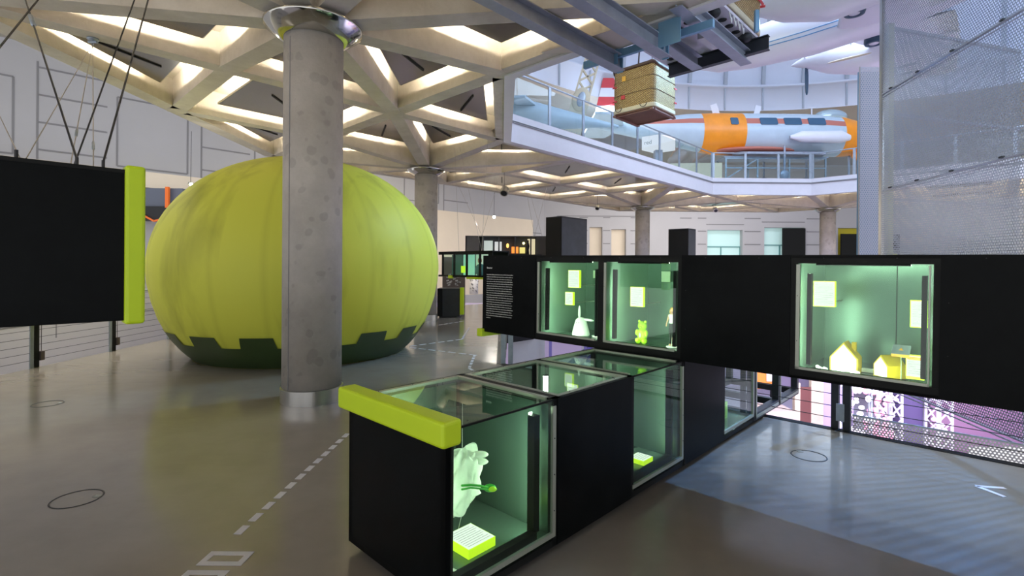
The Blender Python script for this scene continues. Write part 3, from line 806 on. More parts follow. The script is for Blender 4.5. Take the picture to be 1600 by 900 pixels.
# garment form with cord and pendant, hung on a wire
t = thing('hanging_garment', 'white crumpled garment with a green cord hanging in the front glass case', 'garment', tuple(W(1.79, 2.12, .27)))
g = MB(); nn, mm = 60, 40; vs = []
for i in range(mm+1):
    ph = math.pi*i/mm
    for k in range(nn):
        th = 2*math.pi*k/nn
        rr = 1 + .10*math.sin(5*th+3*ph) + .07*math.sin(9*th-5*ph) + .06*math.sin(7*ph+2*th) + .05*math.sin(17*th+4*ph)
        if math.cos(th) > .2 and .35 < i/mm < .85: rr *= .84
        v = Vector((.155*math.sin(ph)**.7*math.cos(th)*rr, .10*math.sin(ph)*math.sin(th)*rr, -.155*math.cos(ph)*rr))
        v.x += .05*math.cos(ph)*-1
        vs.append(W(1.79, 2.12, .42) + A*v.x + B*v.y + Vector((0, 0, v.z)))
g.add(vs, [(i*nn+k, i*nn+(k+1) % nn, (i+1)*nn+(k+1) % nn, (i+1)*nn+k) for i in range(mm) for k in range(nn)], 0, smooth=True)
for dz, ll in ((.13, .11), (.09, .09)): g.ell(W(1.91, 2.08, .42+dz), (.05, .03, .018), n=12, m=8)
part('cloth_form', g, 'fabric', t)
part('cord', MB().tube([W(1.70, 1.985, .47), W(1.76, 1.985, .455), W(1.82, 1.975, .435), W(1.88, 1.98, .405)], .006, 6).tube([W(1.70, 1.985, .45), W(1.76, 1.985, .44), W(1.82, 1.975, .42), W(1.88, 1.98, .395)], .005, 6), 'green', t)
part('pendant', MB().ell(W(1.90, 1.985, .395), (.035, .02, .022), n=14, m=8).ell(W(1.90, 1.965, .395), (.024, .014, .014), 1, n=12, m=8), ['green', 'bear'], t)
part('suspension_wire', MB().tube([W(1.80, 2.1, .56), W(1.80, 2.1, .85)], .0015, 5).tube([W(1.84, 2.12, .30), W(1.84, 2.18, FZ0+.06)], .0015, 5), 'white', t)
t = thing('coiled_cable_set', 'small white coiled cable and plug beside the label block in the front case', 'cable', tuple(W(1.6, 1.88, FZ0+.051)))
cc = W(1.56, 1.90, FZ0+.058)
part('coil', MB().tube([cc + A*.035*math.cos(k*.5) + B*.035*math.sin(k*.5) + Vector((0, 0, .001*k*.3)) for k in range(38)], .004, 5), 'white', t)
part('plug', MB().tube([W(1.585, 1.88, .105), W(1.62, 1.865, .108), W(1.65, 1.86, .106), W(1.67, 1.87, .106)], .003, 5).ell(W(1.68, 1.872, .112), (.014, .01, .008), n=10, m=6), 'white', t)
# exhibit in the far floor compartment: green plinth and leaning grey tool
t = thing('tool_exhibit', 'slim grey tool leaning upright on a green plinth in the last glazed compartment', 'exhibit', tuple(W(4.95, 2.1, FZ0+.051)))
part('green_plinth', MB().abox(4.72, 5.15, 1.95, 2.3, FZ0+.051, .26), mat('pale_green_plinth', (.30, .52, .12), .4, emit=(.4, .8, .2), es=.12), t)
part('tool_shaft', MB().bar(W(4.85, 2.1, .262), W(5.10, 2.1, .58), .025, .012).bar(W(4.92, 2.1, .262), W(5.02, 2.12, .45), .02, .012).bar(W(4.80, 2.1, .262), W(4.92, 2.1, .33), .03, .02), 'ink', t)
# small exhibits under the middle compartment lid
t = thing('white_remote_exhibit', 'small white handset exhibit under the middle compartment lid', 'exhibit', tuple(W(3.45, 2.42, .60)))
part('shelf_plate', MB().abox(3.38, 3.62, 2.36, 2.5, .585, .60), 'innerl', t)
part('body', MB().ell(W(3.45, 2.42, .625), (.05, .05, .025)).ell(W(3.53, 2.42, .615), (.06, .03, .015)), 'white', t)

# ------------------------------------------------------------------ hanging display case
HA0, HA1, HZ0, HZ1 = 3.75, 4.59, .876, 1.697
HB = [4.05, 3.285, 2.53, 1.785, 1.01, .245, -.52, -1.285]
hang = D.objects.new('hanging_display_case', None); COL.objects.link(hang)
hb = W(HA0, 2.2, HZ0); hang.location = hb; hang['_base'] = tuple(hb)
hang['label'] = 'long black display case with lit windows, hung at eye level across the floor case'; hang['category'] = 'display case'
hang.rotation_mode = 'QUATERNION'
from mathutils import Quaternion
TILT = Quaternion(A, R(-.5) * -1)
# tilt: the far (left, +b) end sits a little higher
TILT = Quaternion(A, 0)
tq = Quaternion(A, R(.5)); v_ = tq @ B
if v_.z < 0: tq = Quaternion(A, R(-.5))
hang.rotation_quaternion = tq
def hpt(a, b, z): return tq @ (W(a, b, z) - hb) + hb
H = hang
fm = MB()
for k, b in enumerate(HB):
    lo, hi = (b-.05, b) if k == 0 else ((b, b+.05) if k == len(HB)-1 else (b-.028, b+.028))
    fm.abox(HA0+.002, HA0+.05, lo, hi, HZ0, HZ1)
fm.abox(HA0, HA0+.05, HB[-1], HB[0], HZ1-.055, HZ1); fm.abox(HA0, HA0+.05, HB[-1], HB[0], HZ0, HZ0+.06)
part('front_frame', fm, 'blackm', H)
part('top_panel', MB().abox(HA0, HA1, HB[-1], HB[0], HZ1-.02, HZ1+.001), 'black', H)
part('bottom_panel', MB().abox(HA0, HA1, HB[-1], HB[0], HZ0-.001, HZ0+.02), 'black', H)
part('rear_panel', MB().abox(HA1-.02, HA1, HB[-1], HB[0], HZ0, HZ1), 'black', H)
part('end_panel', MB().abox(HA0, HA1, HB[0]-.02, HB[0]+.001, HZ0, HZ1), 'black', H)
part('edge_bar', MB().abox(HA0-.04, HA1, HB[0]-.035, HB[0]+.05, HZ0-.055, HZ0+.03), 'lime', H, bevel=.01)
for k in (0, 3, 5, 6):
    part('front_panel', MB().abox(HA0-.004, HA0+.012, HB[k+1]+.003, HB[k]-.003, HZ0+.001, HZ1-.001), 'black', H)
WIN = {1: (2.585, 3.265), 2: (1.835, 2.495), 4: (.285, .978)}
for k, (b0, b1) in WIN.items():
    z0, z1 = HZ0+.062, HZ1-.062
    part('glass_pane', MB().abox(HA0+.012, HA0+.018, b0, b1, z0, z1), 'glass', H)
    st = MB(); st.abox(HA0-.004, HA0+.012, b1-.022, b1, z0, z1); st.abox(HA0-.004, HA0+.012, b0, b1, z0, z0+.016)
    if k == 4: st.abox(HA0-.004, HA0+.012, b0, b0+.008, z0, z1)
    part('glazing_strip', st, 'alu', H)
    part('back_sheet', MB().abox(HA1-.05, HA1-.03, HB[k+1], HB[k], HZ0+.02, HZ1-.02), 'inner', H)
    part('side_sheet', MB().abox(HA0+.05, HA1-.05, HB[k]-.03, HB[k]-.015, HZ0+.02, HZ1-.02), 'innerl', H)
    part('side_sheet', MB().abox(HA0+.05, HA1-.05, HB[k+1]+.015, HB[k+1]+.03, HZ0+.02, HZ1-.02), 'innerl', H)
    part('shelf_sheet', MB().abox(HA0+.05, HA1-.05, HB[k+1]+.03, HB[k]-.03, HZ0+.02, HZ0+.035), 'inner', H)
    part('sheet_joint', MB().abox(HA1-.054, HA1-.05, (HB[k+1]+HB[k])/2-.10, (HB[k+1]+HB[k])/2-.094, HZ0+.04, HZ1-.03), 'dark', H)
    def lb(box, lit):
        p = part('light_bar', MB().abox(*box), 'blackm', H); sub('light_strip', MB().abox(*lit), 'led', p, H)
    lb((HA0+.06, HA0+.10, b1-.075, b1-.05, z0+.03, z1-.06), (HA0+.0995, HA0+.1008, b1-.073, b1-.052, z0+.03, z1-.06))
    lb((HA0+.06, HA0+.10, b0+.02, b0+.045, z0+.03, z1-.06), (HA0+.0995, HA0+.1008, b0+.022, b0+.043, z0+.03, z1-.06))
    lb((HA0+.06, HA0+.10, b0+.1, b1-.1, z1-.005, z1+.02), (HA0+.0995, HA0+.1008, b0+.1, b1-.1, z1-.003, z1+.018))
    lb((HA0+.05, HA0+.09, b0+.1, b1-.08, HZ0+.036, HZ0+.07), (HA0+.0895, HA0+.0908, b0+.1, b1-.08, HZ0+.045, HZ0+.065))
sm_ = MB()
for k in range(8):
    for z in (HZ0+.25, HZ0+.55): sm_.ell(W(HA0-.002, HB[k]-.04 if k < 7 else HB[k]+.04, z), (.004, .004, .004), n=6, m=4)
    for f in (.25, .75):
        if k < 7: sm_.ell(W(HA0-.003, HB[k]-.76*f, HZ1-.02), (.004, .004, .004), n=6, m=4)
part_split('screw', sm_, 'dark', H)
# wall text on the left front panel
rnd = random.Random(3)
tm = MB()
for ln in range(20):
    z = 1.490 - ln*.0243; b = 3.985; full = 18 if ln < 19 else 2
    end = 3.985 - (.395 if ln < 19 else .07) + rnd.uniform(0, .02)
    while b > end:
        wd = min(rnd.uniform(.012, .05), b-end)
        if wd > .004: tm.abox(HA0-.0065, HA0-.004, b-wd, b, z, z+.0065)
        for q in range(int(wd/.012)):
            if rnd.random() < .5: tm.abox(HA0-.0065, HA0-.004, b-.012*q-.003, b-.012*q, z, z+.0105)
        b -= wd + .0055
part('text_lines', tm, mat('printed_text', (.55, .55, .52), .5), H)
fcv = D.curves.new('heading_text', 'FONT'); fcv.body = 'Smarter'; fcv.size = .026; fcv.extrude = .0006; fcv.offset = .0006
fcv.materials.append(D.materials['white_plastic']); fo = text_mesh('heading_text', fcv)
fo.parent = H
xax, yax, zax = -B, Vector((0, 0, 1)), -A
fo.matrix_local = Matrix.Translation(W(HA0-.006, 3.985, 1.558) - hb) @ Matrix((xax, yax, zax)).transposed().to_4x4()

def on_shelf(name, label, cat, a, b, z=HZ0+.036):
    return thing(name, label, cat, tuple(hpt(a, b, z)))
def label_card(lab, a, b0, b1, z0, z1, lines=8, stand=False, orange=False):
    c = W(a, (b0+b1)/2, z0)
    t = thing('label_card', lab, 'label', tuple(c))
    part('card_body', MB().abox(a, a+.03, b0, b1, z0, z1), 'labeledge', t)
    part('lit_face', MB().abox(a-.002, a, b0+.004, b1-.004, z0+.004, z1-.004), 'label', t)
    ik = MB()
    for k in range(lines):
        zz = z1-.02-(z1-z0-.035)*(k+.5)/lines; ik.abox(a-.0026, a-.002, b0+.014+(.03 if k % 4 == 3 else 0), b1-.012, zz, zz+.0022)
    part('print_lines', ik, 'ink', t)
    if orange: part('orange_band', MB().abox(a-.003, a-.002, b0+.008, b1-.008, z1-.028, z1-.01), mat('orange_print', (.8, .25, .04), .5), t)
    s2 = MB()
    if stand: s2.abox(a+.002, a+.028, b0+.002, b1-.002, HZ0+.036, z0)
    else: s2.tube([W(a+.02, (b0+b1)/2, z0+.02), W(HA1-.05, (b0+b1)/2, z0+.02)], .006, 6)
    part('holder', s2, 'labeledge' if stand else 'alu', t)
label_card('upper glowing label card in the leftmost lit window', 4.1, 3.013, 3.151, 1.387, 1.564)
label_card('lower small glowing label card in the leftmost lit window', 4.1, 3.091, 3.19, 1.21, 1.342, 6)
label_card('glowing label card above the green bear', 4.1, 2.303, 2.435, 1.239, 1.419)
label_card('wide glowing label card left of the white toy house', 4.0, .799, .93, 1.335, 1.51, 10)
label_card('glowing label card at the right edge of the house window', 4.0, .313, .397, 1.235, 1.403, 9)
label_card('low glowing card with an orange band beside the small toy house', 4.0, .324, .417, .925, 1.061, 7, stand=True, orange=True)
def plaque(lab, a, b0, b1, z0, z1):
    t = thing('pale_tag', lab, 'tag', tuple(W(a, b0, z0)))
    part('tag_sheet', MB().abox(a, a+.01, b0, b1, z0, z1), mat('pale_tag', (.5, .62, .45), .5), t)
    part('tag_pin', MB().tube([W(a+.01, (b0+b1)/2, (z0+z1)/2), W(HA1-.05, (b0+b1)/2, (z0+z1)/2)], .004, 5), 'alu', t)
plaque('small pale tag on the back sheet of the leftmost lit window', 4.45, 3.02, 3.09, 1.48, 1.56)
plaque('small pale tag on the back sheet above the green bear', 4.45, 2.22, 2.31, 1.46, 1.56)

ZS = HZ0+.036
def zt(b): return (tq @ (W(4.1, b, 0) - hb) + hb).z
def zsh(a, b): return hpt(a, b, ZS).z
# rabbit figurine
z = zsh(4.1, 2.99)
t = thing('rabbit_figurine', 'white cone-shaped rabbit figurine with one ear up and one ear sideways', 'figurine', tuple(W(4.1, 2.99, z)))
c = W(4.1, 2.99, z)
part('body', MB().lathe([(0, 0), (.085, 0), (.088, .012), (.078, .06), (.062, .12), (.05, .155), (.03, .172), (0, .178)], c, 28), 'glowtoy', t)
e1 = MB().ell(c - B*-.018 + Vector((0, 0, .225)), (.014, .011, .068), n=12)
part('ear', e1, 'glowtoy', t)
rt = Matrix.Rotation(R(92), 3, A)
part('ear', MB().ell(c - B*.085 + Vector((0, 0, .158)), (.012, .013, .07), n=12, rot=rt), 'glowtoy', t)
part('eye', MB().ell(c - A*.058 + B*.012 + Vector((0, 0, .128)), (.005, .005, .005), n=8, m=6).ell(c - A*.058 - B*.016 + Vector((0, 0, .128)), (.005, .005, .005), n=8, m=6), 'dark', t)
t = thing('dish_stand', 'small pale dish beside the rabbit figurine', 'dish', tuple(W(4.12, 2.80, zsh(4.12, 2.80))))
part('dish', MB().lathe([(0, 0), (.05, .0), (.062, .012), (.055, .014), (0, .006)], W(4.12, 2.80, zsh(4.12, 2.80)), 20), 'glowtoy', t)
# bear
z = zsh(4.1, 2.31); c = W(4.1, 2.31, z)
t = thing('bear_figurine', 'translucent lime green gummy bear figurine with a white badge', 'figurine', tuple(c))
bm_ = MB()
bm_.ell(c+Vector((0, 0, .08)), (.045, .05, .062)); bm_.ell(c+Vector((0, 0, .158)), (.040, .042, .042)); bm_.ell(c-A*.034+Vector((0, 0, .148)), (.018, .018, .014))
for s_ in (-1, 1):
    bm_.ell(c+B*.030*s_+Vector((0, 0, .195)), (.012, .014, .014)); bm_.ell(c+B*.045*s_-A*.015+Vector((0, 0, .095)), (.017, .017, .028))
    bm_.ell(c+B*.030*s_-A*.022+Vector((0, 0, .026)), (.028, .021, .026))
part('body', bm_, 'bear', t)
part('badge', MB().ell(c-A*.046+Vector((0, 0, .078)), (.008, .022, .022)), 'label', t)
part('eye', MB().ell(c-A*.034+B*.014+Vector((0, 0, .172)), (.004,)*3, n=6, m=4).ell(c-A*.034-B*.014+Vector((0, 0, .172)), (.004,)*3, n=6, m=4), 'dark', t)
# doll
z = zsh(4.1, 2.03); c = W(4.1, 2.03, z)
t = thing('fashion_doll', 'slim standing doll with blond hair, white vest and black trousers on a white stand', 'doll', tuple(c))
d_ = MB()
def dp(a, b, z_): return c - A*a + B*b + Vector((0, 0, z_))
d_.ell(dp(0, 0, .318), (.013, .013, .018), n=14); d_.tube([dp(0, 0, .300), dp(0, 0, .29)], .006, 8)
d_.tube([dp(0, 0, .292), dp(0, 0, .275), dp(0, 0, .235), dp(0, 0, .205), dp(0, 0, .185)], [.012, .026, .017, .022, .018], 12)
for s_ in (-1, 1):
    d_.tube([dp(0, .024*s_, .278), dp(.004, .034*s_, .235), dp(.016, .040*s_, .195), dp(.02, .040*s_, .178)], [.008, .0065, .005, .006], 8)
    d_.tube([dp(0, .010*s_, .19), dp(.004, .012*s_, .11), dp(0, .013*s_, .03), dp(.008, .014*s_, .012)], [.013, .009, .006, .007], 8)
part('body', d_, 'skin', t)
h_ = MB().ell(dp(-.006, 0, .325), (.016, .018, .020), n=14)
for s_ in (-1, 1): h_.tube([dp(-.004, .013*s_, .325), dp(-.006, .017*s_, .30), dp(-.006, .014*s_, .27)], [.006, .007, .003], 8)
part('hair', h_, 'hair', t)
v_ = MB().tube([dp(0, 0, .283), dp(0, 0, .272), dp(0, 0, .235), dp(0, 0, .205)], [.022, .0285, .0195, .0245], 14)
part('vest', v_, 'white', t)
tr_ = MB().tube([dp(0, 0, .208), dp(0, 0, .18)], [.0245, .022], 12)
for s_ in (-1, 1): tr_.tube([dp(0, .010*s_, .195), dp(.004, .012*s_, .11), dp(0, .013*s_, .028)], [.0155, .0115, .009], 8)
part('trousers', tr_, 'dark', t)
part('stand', MB().lathe([(0, 0), (.045, 0), (.045, .008), (0, .01)], c, 20).tube([dp(-.03, 0, .01), dp(-.035, 0, .1), dp(-.03, 0, .19)], [.04, .032, .012], 10), 'glowtoy', t)
# toy houses
def toy_house(label, b0, b1, z_, hw, hr, a0, dep, chimney=False):
    t = thing('toy_house', label, 'toy house', tuple(W(a0, (b0+b1)/2, z_)))
    bm = (b0+b1)/2
    pr_ = [(b1, 0), (b0, 0), (b0, hw), (bm, hr), (b1, hw)]
    m_ = MB(); vs = [W(a0, b, z_+q) for b, q in pr_] + [W(a0+dep, b, z_+q) for b, q in pr_]
    m_.add(vs, [(0, 1, 2, 3, 4), (9, 8, 7, 6, 5)] + [(k, 5+k, 5+(k+1) % 5, (k+1) % 5) for k in range(5)])
    part('house_body', m_, 'yel', t)
    e = .008; pi_ = [(b1-e, e), (b0+e, e), (b0+e, hw-.002), (bm, hr-.013), (b1-e, hw-.002)]
    m2 = MB(); vs = [W(a0-.002, b, z_+q) for b, q in pi_] + [W(a0, b, z_+q) for b, q in pi_]
    m2.add(vs, [(0, 1, 2, 3, 4), (9, 8, 7, 6, 5)] + [(k, 5+k, 5+(k+1) % 5, (k+1) % 5) for k in range(5)])
    part('white_front', m2, 'glowtoy', t)
    if chimney: part('chimney', MB().abox(a0+dep*.6, a0+dep*.6+.03, bm-.055, bm-.03, z_+hw, z_+hr-.005), 'yel', t)
    return t
toy_house('larger white-fronted yellow toy house with a chimney', .665, .825, zsh(4, .74), .10, .205, 3.98, .14, True)
t2 = toy_house('smaller white-fronted yellow toy house turned to show its side', .490, .60, zsh(4, .53), .08, .145, 4.0, .13)
# turn the smaller house about its own axis
t2.rotation_euler[2] = R(-38)
# white clusters
for k, (a, b, s_, lb_) in enumerate(((3.93, .86, 1.0, 'bright white lumpy cluster left of the larger toy house'), (3.9, .76, .9, 'bright white lumpy cluster in front of the larger toy house, left corner'), (3.92, .665, .9, 'bright white lumpy cluster at the right corner of the larger toy house'))):
    c = W(a, b, zsh(a, b)); t = thing('white_cluster', lb_, 'figurine', tuple(c), 'white clusters by the toy house')
    m_ = MB(); rr = random.Random(k)
    for q in range(9): m_.ell(c + A*rr.uniform(-.02, .02) + B*rr.uniform(-.03, .03)*s_ + Vector((0, 0, rr.uniform(.01, .032))), (.011, .012, .011), n=10, m=6)
    part('cluster_body', m_, mat('hot_white_%d' % k, (.9, .9, .85), .4, emit=(.95, 1, .9), es=1.2), t)
# tilted box on a thin rod
c = W(4.0, .44, zsh(4.0, .44))
t = thing('device_on_rod', 'tilted grey and orange device box on a thin clear rod', 'device', tuple(c))
part('rod', MB().tube([c, c+Vector((0, 0, .17))], .003, 8), 'alu', t)
m_ = MB(); rot = Matrix.Rotation(R(28), 4, B)
m_.abox(-.05, .05, -.045, .045, -.006, .010); m_.abox(-.052, -.048, -.045, .045, -.012, .008, 1)
m_.v = [Vector((v.x, v.y, v.z)) for v in m_.v]
m_.xf(Matrix.Translation(c+Vector((0, 0, .185))) @ Matrix.Rotation(R(-28), 4, B))
part('box', m_, ['beam', mat('orange_plastic', (.85, .35, .02), .4)], t)
tri = MB(); tri.add([W(-.015, .012, 0), W(-.015, -.012, 0), W(.012, 0, 0), W(-.015, .012, .001), W(-.015, -.012, .001), W(.012, 0, .001)], [(2, 1, 0), (3, 4, 5), (0, 1, 4, 3), (1, 2, 5, 4), (2, 0, 3, 5)])
tri.xf(Matrix.Translation(c+Vector((0, 0, .1965))) @ Matrix.Rotation(R(-28), 4, B))
part('emblem', tri, D.materials['orange_plastic'], t)
for k, (b, lb_) in enumerate(((.63, 'coil of thin white wire between the two toy houses'), (.455, 'coil of thin white wire right of the smaller toy house'))):
    c = W(4.12, b, zsh(4.12, b)+.003); m_ = MB()
    m_.tube([c + A*(.03+.004*math.sin(k2))*math.cos(k2*.6) + B*.045*math.sin(k2*.6) + Vector((0, 0, .0004*k2)) for k2 in range(60)], .0022, 5)
    solo('wire_coil', m_, 'white', lb_, 'wire', 'wire coils in the house window')

# ------------------------------------------------------------------ left hanging case
LB0, LB1, LZ0, LZ1, LA1 = 3.5, 4.34, 1.285, 2.125, .535
t = thing('hanging_panel_case', 'black hanging case at the left with a lime bar along its end', 'display case', tuple(W(LA1, LB0, LZ0)))
part('case_body', MB().abox(-1.4, LA1, LB0, LB1, LZ0, LZ1), 'black', t, bevel=.004)
part('edge_bar', MB().abox(LA1-.005, LA1+.09, LB0-.02, LB0+.09, LZ0-.022, LZ1+.025), 'lime', t, bevel=.018)
m_ = MB(); m_.abox(-1.4, LA1, LB0-.003, LB0, LZ1-.022, LZ1-.001)
part('top_trim', m_, 'blackm', t)
for a in (.1, .33, .44): part('eye_bolt', MB().tube([W(a, LB0+.03, LZ1), W(a, LB0+.03, LZ1+.04)], .008, 8), 'cable', t)

def cable(p, q, label, r=.006, light=False, turn=None, grp='cables holding the left hanging case'):
    p, q = Vector(p), Vector(q)
    t = thing('suspension_cable', label, 'cable', tuple(q), grp)
    part('wire', MB().tube([p, q], r, 6), 'cablel' if light else 'cable', t)
    if turn:
        for f in ((turn,) if not isinstance(turn, tuple) else turn):
            c = p.lerp(q, f); d = (q-p).normalized()*.09
            part('turnbuckle', MB().tube([c-d, c-d*.9, c+d*.9, c+d], [r, r*2.6, r*2.6, r], 8), 'galv', t)
def px3(px, py, Y): return Vector(((px-800)/790*Y, Y, 1.6-(py-414)/790*Y))
cable((-3.78, 4.64, 4.75), W(-.2, LB0+.03, LZ1+.03), 'dark cable with turnbuckle running off the picture edge above the left case', turn=(.42,))
cable((-4.76, 4.69, 4.75), W(.33, LB0+.03, LZ1+.03), 'dark cable crossing down to the left to right towards the lime bar', turn=(.40, .55))
cable((-3.22, 4.64, 4.75), W(.36, LB1-.05, LZ1+.0), 'dark cable in the middle of the three near the lime bar', turn=None)
cable((-3.15, 4.63, 4.75), W(.44, LB0+.03, LZ1+.03), 'dark cable with silver upper rod closest to the lime bar', turn=(.14,))
hub = Vector((-5.88, 7.07, 4.68))
t = thing('cable_anchor', 'small steel cable anchor under the ceiling rib above the left case', 'anchor', tuple(hub))
part('anchor_plate', MB().lathe([(0, .07), (.07, .07), (.07, .05), (0, .05)], hub, 12).tube([hub+Vector((-.06, 0, .02)), hub+Vector((.06, 0, .02))], .02, 8).tube([hub+Vector((0, 0, .05)), hub+Vector((0, 0, -.02))], .012, 8), 'galv', t)
for (a, lb_, tn) in ((.12, 'thin pale cable from the ceiling anchor to the far left end of the hanging case', None), (.357, 'thin pale cable from the ceiling anchor, second from the lime bar', .8), (.486, 'thin pale cable from the ceiling anchor nearest the lime bar', .85)):
    cable(hub, W(a, LB1-.04, LZ1), lb_, .004, True, tn, 'thin pale cables of the left hanging case')
cable((-7.74, 7.1, 4.75), W(.181, LB1-.04, LZ1), 'thin pale cable slanting in from the picture edge to the left case', .004, True, None, 'thin pale cables of the left hanging case')

# ------------------------------------------------------------------ cable railing on the left floor edge
XE = -7.30
t = thing('cable_railing', 'low wire railing with flat steel posts along the left floor edge', 'railing', (XE, 9, 0))
post = MB()
for y in (4.7, 6.2, 7.75, 9.26, 10.8, 12.3):
    p = MB().box(XE-.008, XE+.008, y-.09, y-.03, -.3, 1.05).box(XE-.008, XE+.008, y-.02, y+.06, -.3, 1.05, 1)
    part('post', p, ['galv', 'blackm'], t)
    part('tension_block', MB().box(XE-.02, XE+.03, y+.065, y+.13, .10, .24).tube([(XE, y+.10, .2), (XE, y+.10, 1.0)], .005, 6), 'brown', t)
m_ = MB()
for k in range(9): m_.tube([(XE, 4.0, .12+.115*k), (XE, 12.6, .12+.115*k)], .0035, 5)
part('wires', m_, 'cable', t)
part('handrail', MB().tube([(XE, 4.0, 1.08), (XE, 12.6, 1.08)], .02, 8), 'galv', t)
mb = MB().box(-9.4, -9.2, 2, 14.6, -4.5, 1.75); mb.box(-9.21, -9.19, 4, 14, .42, .43, 1)
for y in (8.4, 10.2): mb.box(-9.21, -9.19, y, y+.02, .1, .8, 1)
struct('wall_low', mb, ['wall', 'groove'], label='white parapet wall behind the wire railing at the left', cat='wall')

# ------------------------------------------------------------------ railings of the upper gallery
def gallery_railing(p0, p1, nseg, label, deck=5.43):
    p0, p1 = Vector(p0), Vector(p1); d = (p1-p0).normalized(); L_ = (p1-p0).length; nrm = Vector((-d.y, d.x, 0))
    t = thing('glass_railing', label, 'railing', (p0.x, p0.y, deck), 'glass railings of the upper gallery')
    for k in range(nseg+1):
        c = p0 + d*(L_*k/nseg + (.05 if k == 0 else -.05 if k == nseg else 0))
        m_ = MB()
        for s_ in (-.022, .022): m_.bar(c+d*s_+Vector((0, 0, deck-.2)), c+d*s_+Vector((0, 0, deck+1.05)), .055, .03, up=nrm)
        m_.bar(c-d*.03+Vector((0, 0, deck-.1)), c+d*.03+Vector((0, 0, deck-.1)), .06, .05)
        part('post', m_, 'galv', t)
    for k in range(nseg):
        a_, b_ = p0+d*(L_*k/nseg+.07), p0+d*(L_*(k+1)/nseg-.07)
        part('glass_pane', MB().bar(a_+Vector((0, 0, deck+.5)), b_+Vector((0, 0, deck+.5)), .008, .95), 'rglass', t)
    part('handrail', MB().tube([p0+Vector((0, 0, deck+1.07)), p1+Vector((0, 0, deck+1.07))], .025, 8), 'galv', t)
rp = offs(ip, .20)
def n_(k): return rp[k]
gallery_railing(n_(1), n_(2), 8, 'long glass railing sloping away along the upper gallery edge')
gallery_railing(n_(2), n_(3), 3, 'straight far glass railing in front of the orange banded aircraft')
gallery_railing(n_(3), n_(4), 8, 'glass railing in front of the aircraft nose, passing behind the perforated tower')
gallery_railing(n_(0), n_(1), 3, 'glass railing seen end on at the near corner of the upper gallery')

# ------------------------------------------------------------------ floor opening railings (posts and wires, toe sheet)
ipf = offs(ip, .06)
t = thing('opening_railing', 'steel post and wire railing with perforated toe sheet at the floor edge right', 'railing', (3.35, 5.05, 0))
E0, E1 = W(5.87, 5.0), W(5.87, -1.0)
for b in (1.17, 1.07):
    part('post', MB().abox(5.86, 5.93, b-.032, b+.032, -.02, 1.05), 'blued', t)
part('tension_block', MB().abox(5.84, 5.86, 1.085, 1.155, .09, .26), 'galv', t)
m_ = MB()
for k in range(8): m_.tube([W(5.9, 3.0, .10+.12*k), W(5.9, -1.6, .10+.12*k)], .004, 5)
part('wires', m_, 'cable', t)
e = MB(); d_ = (W(0, -1, 0)).normalized()
e.sheet(W(5.90, 1.03, .005), d_, (0, 0, 1), 2.6, .155); part('toe_sheet', e, 'perft', t)
part('toe_rim', MB().abox(5.895, 5.905, -1.6, 1.03, .157, .168), 'galv', t)
# far side posts seen left of the hanging case
t = thing('opening_railing', 'steel post and wire railing behind the left end of the hanging case', 'railing', tuple(G(1, 0)))
g10 = G(1, 0)
for dy in (0.0, 2.1, 4.2):
    part('post', MB().box(g10.x+.02, g10.x+.10, g10.y+dy-.02, g10.y+dy+.02, -.1, 1.1).box(g10.x+.14, g10.x+.22, g10.y+dy-.02, g10.y+dy+.02, -.1, 1.1), 'galv', t)
m_ = MB()
for k in range(8): m_.tube([(g10.x+.1, g10.y, .1+.13*k), (g10.x+.1, g10.y+4.4, .1+.13*k)], .005, 5)
part('wires', m_, 'cable', t)
t = thing('opening_railing', 'distant wire railing along the far edge of the floor opening', 'railing', tuple(G(2, 1)))
for k in range(9):
    c = G(2, 1).lerp(G(6, 1), k/8); part('post', MB().bar(c+Vector((0, 0, -.1)), c+Vector((0, 0, 1.1)), .05, .05), 'galv', t)
m_ = MB()
for k in range(7): m_.tube([G(2, 1, .12+.15*k), G(6, 1, .12+.15*k)], .006, 5)
part('wires', m_, 'cable', t)

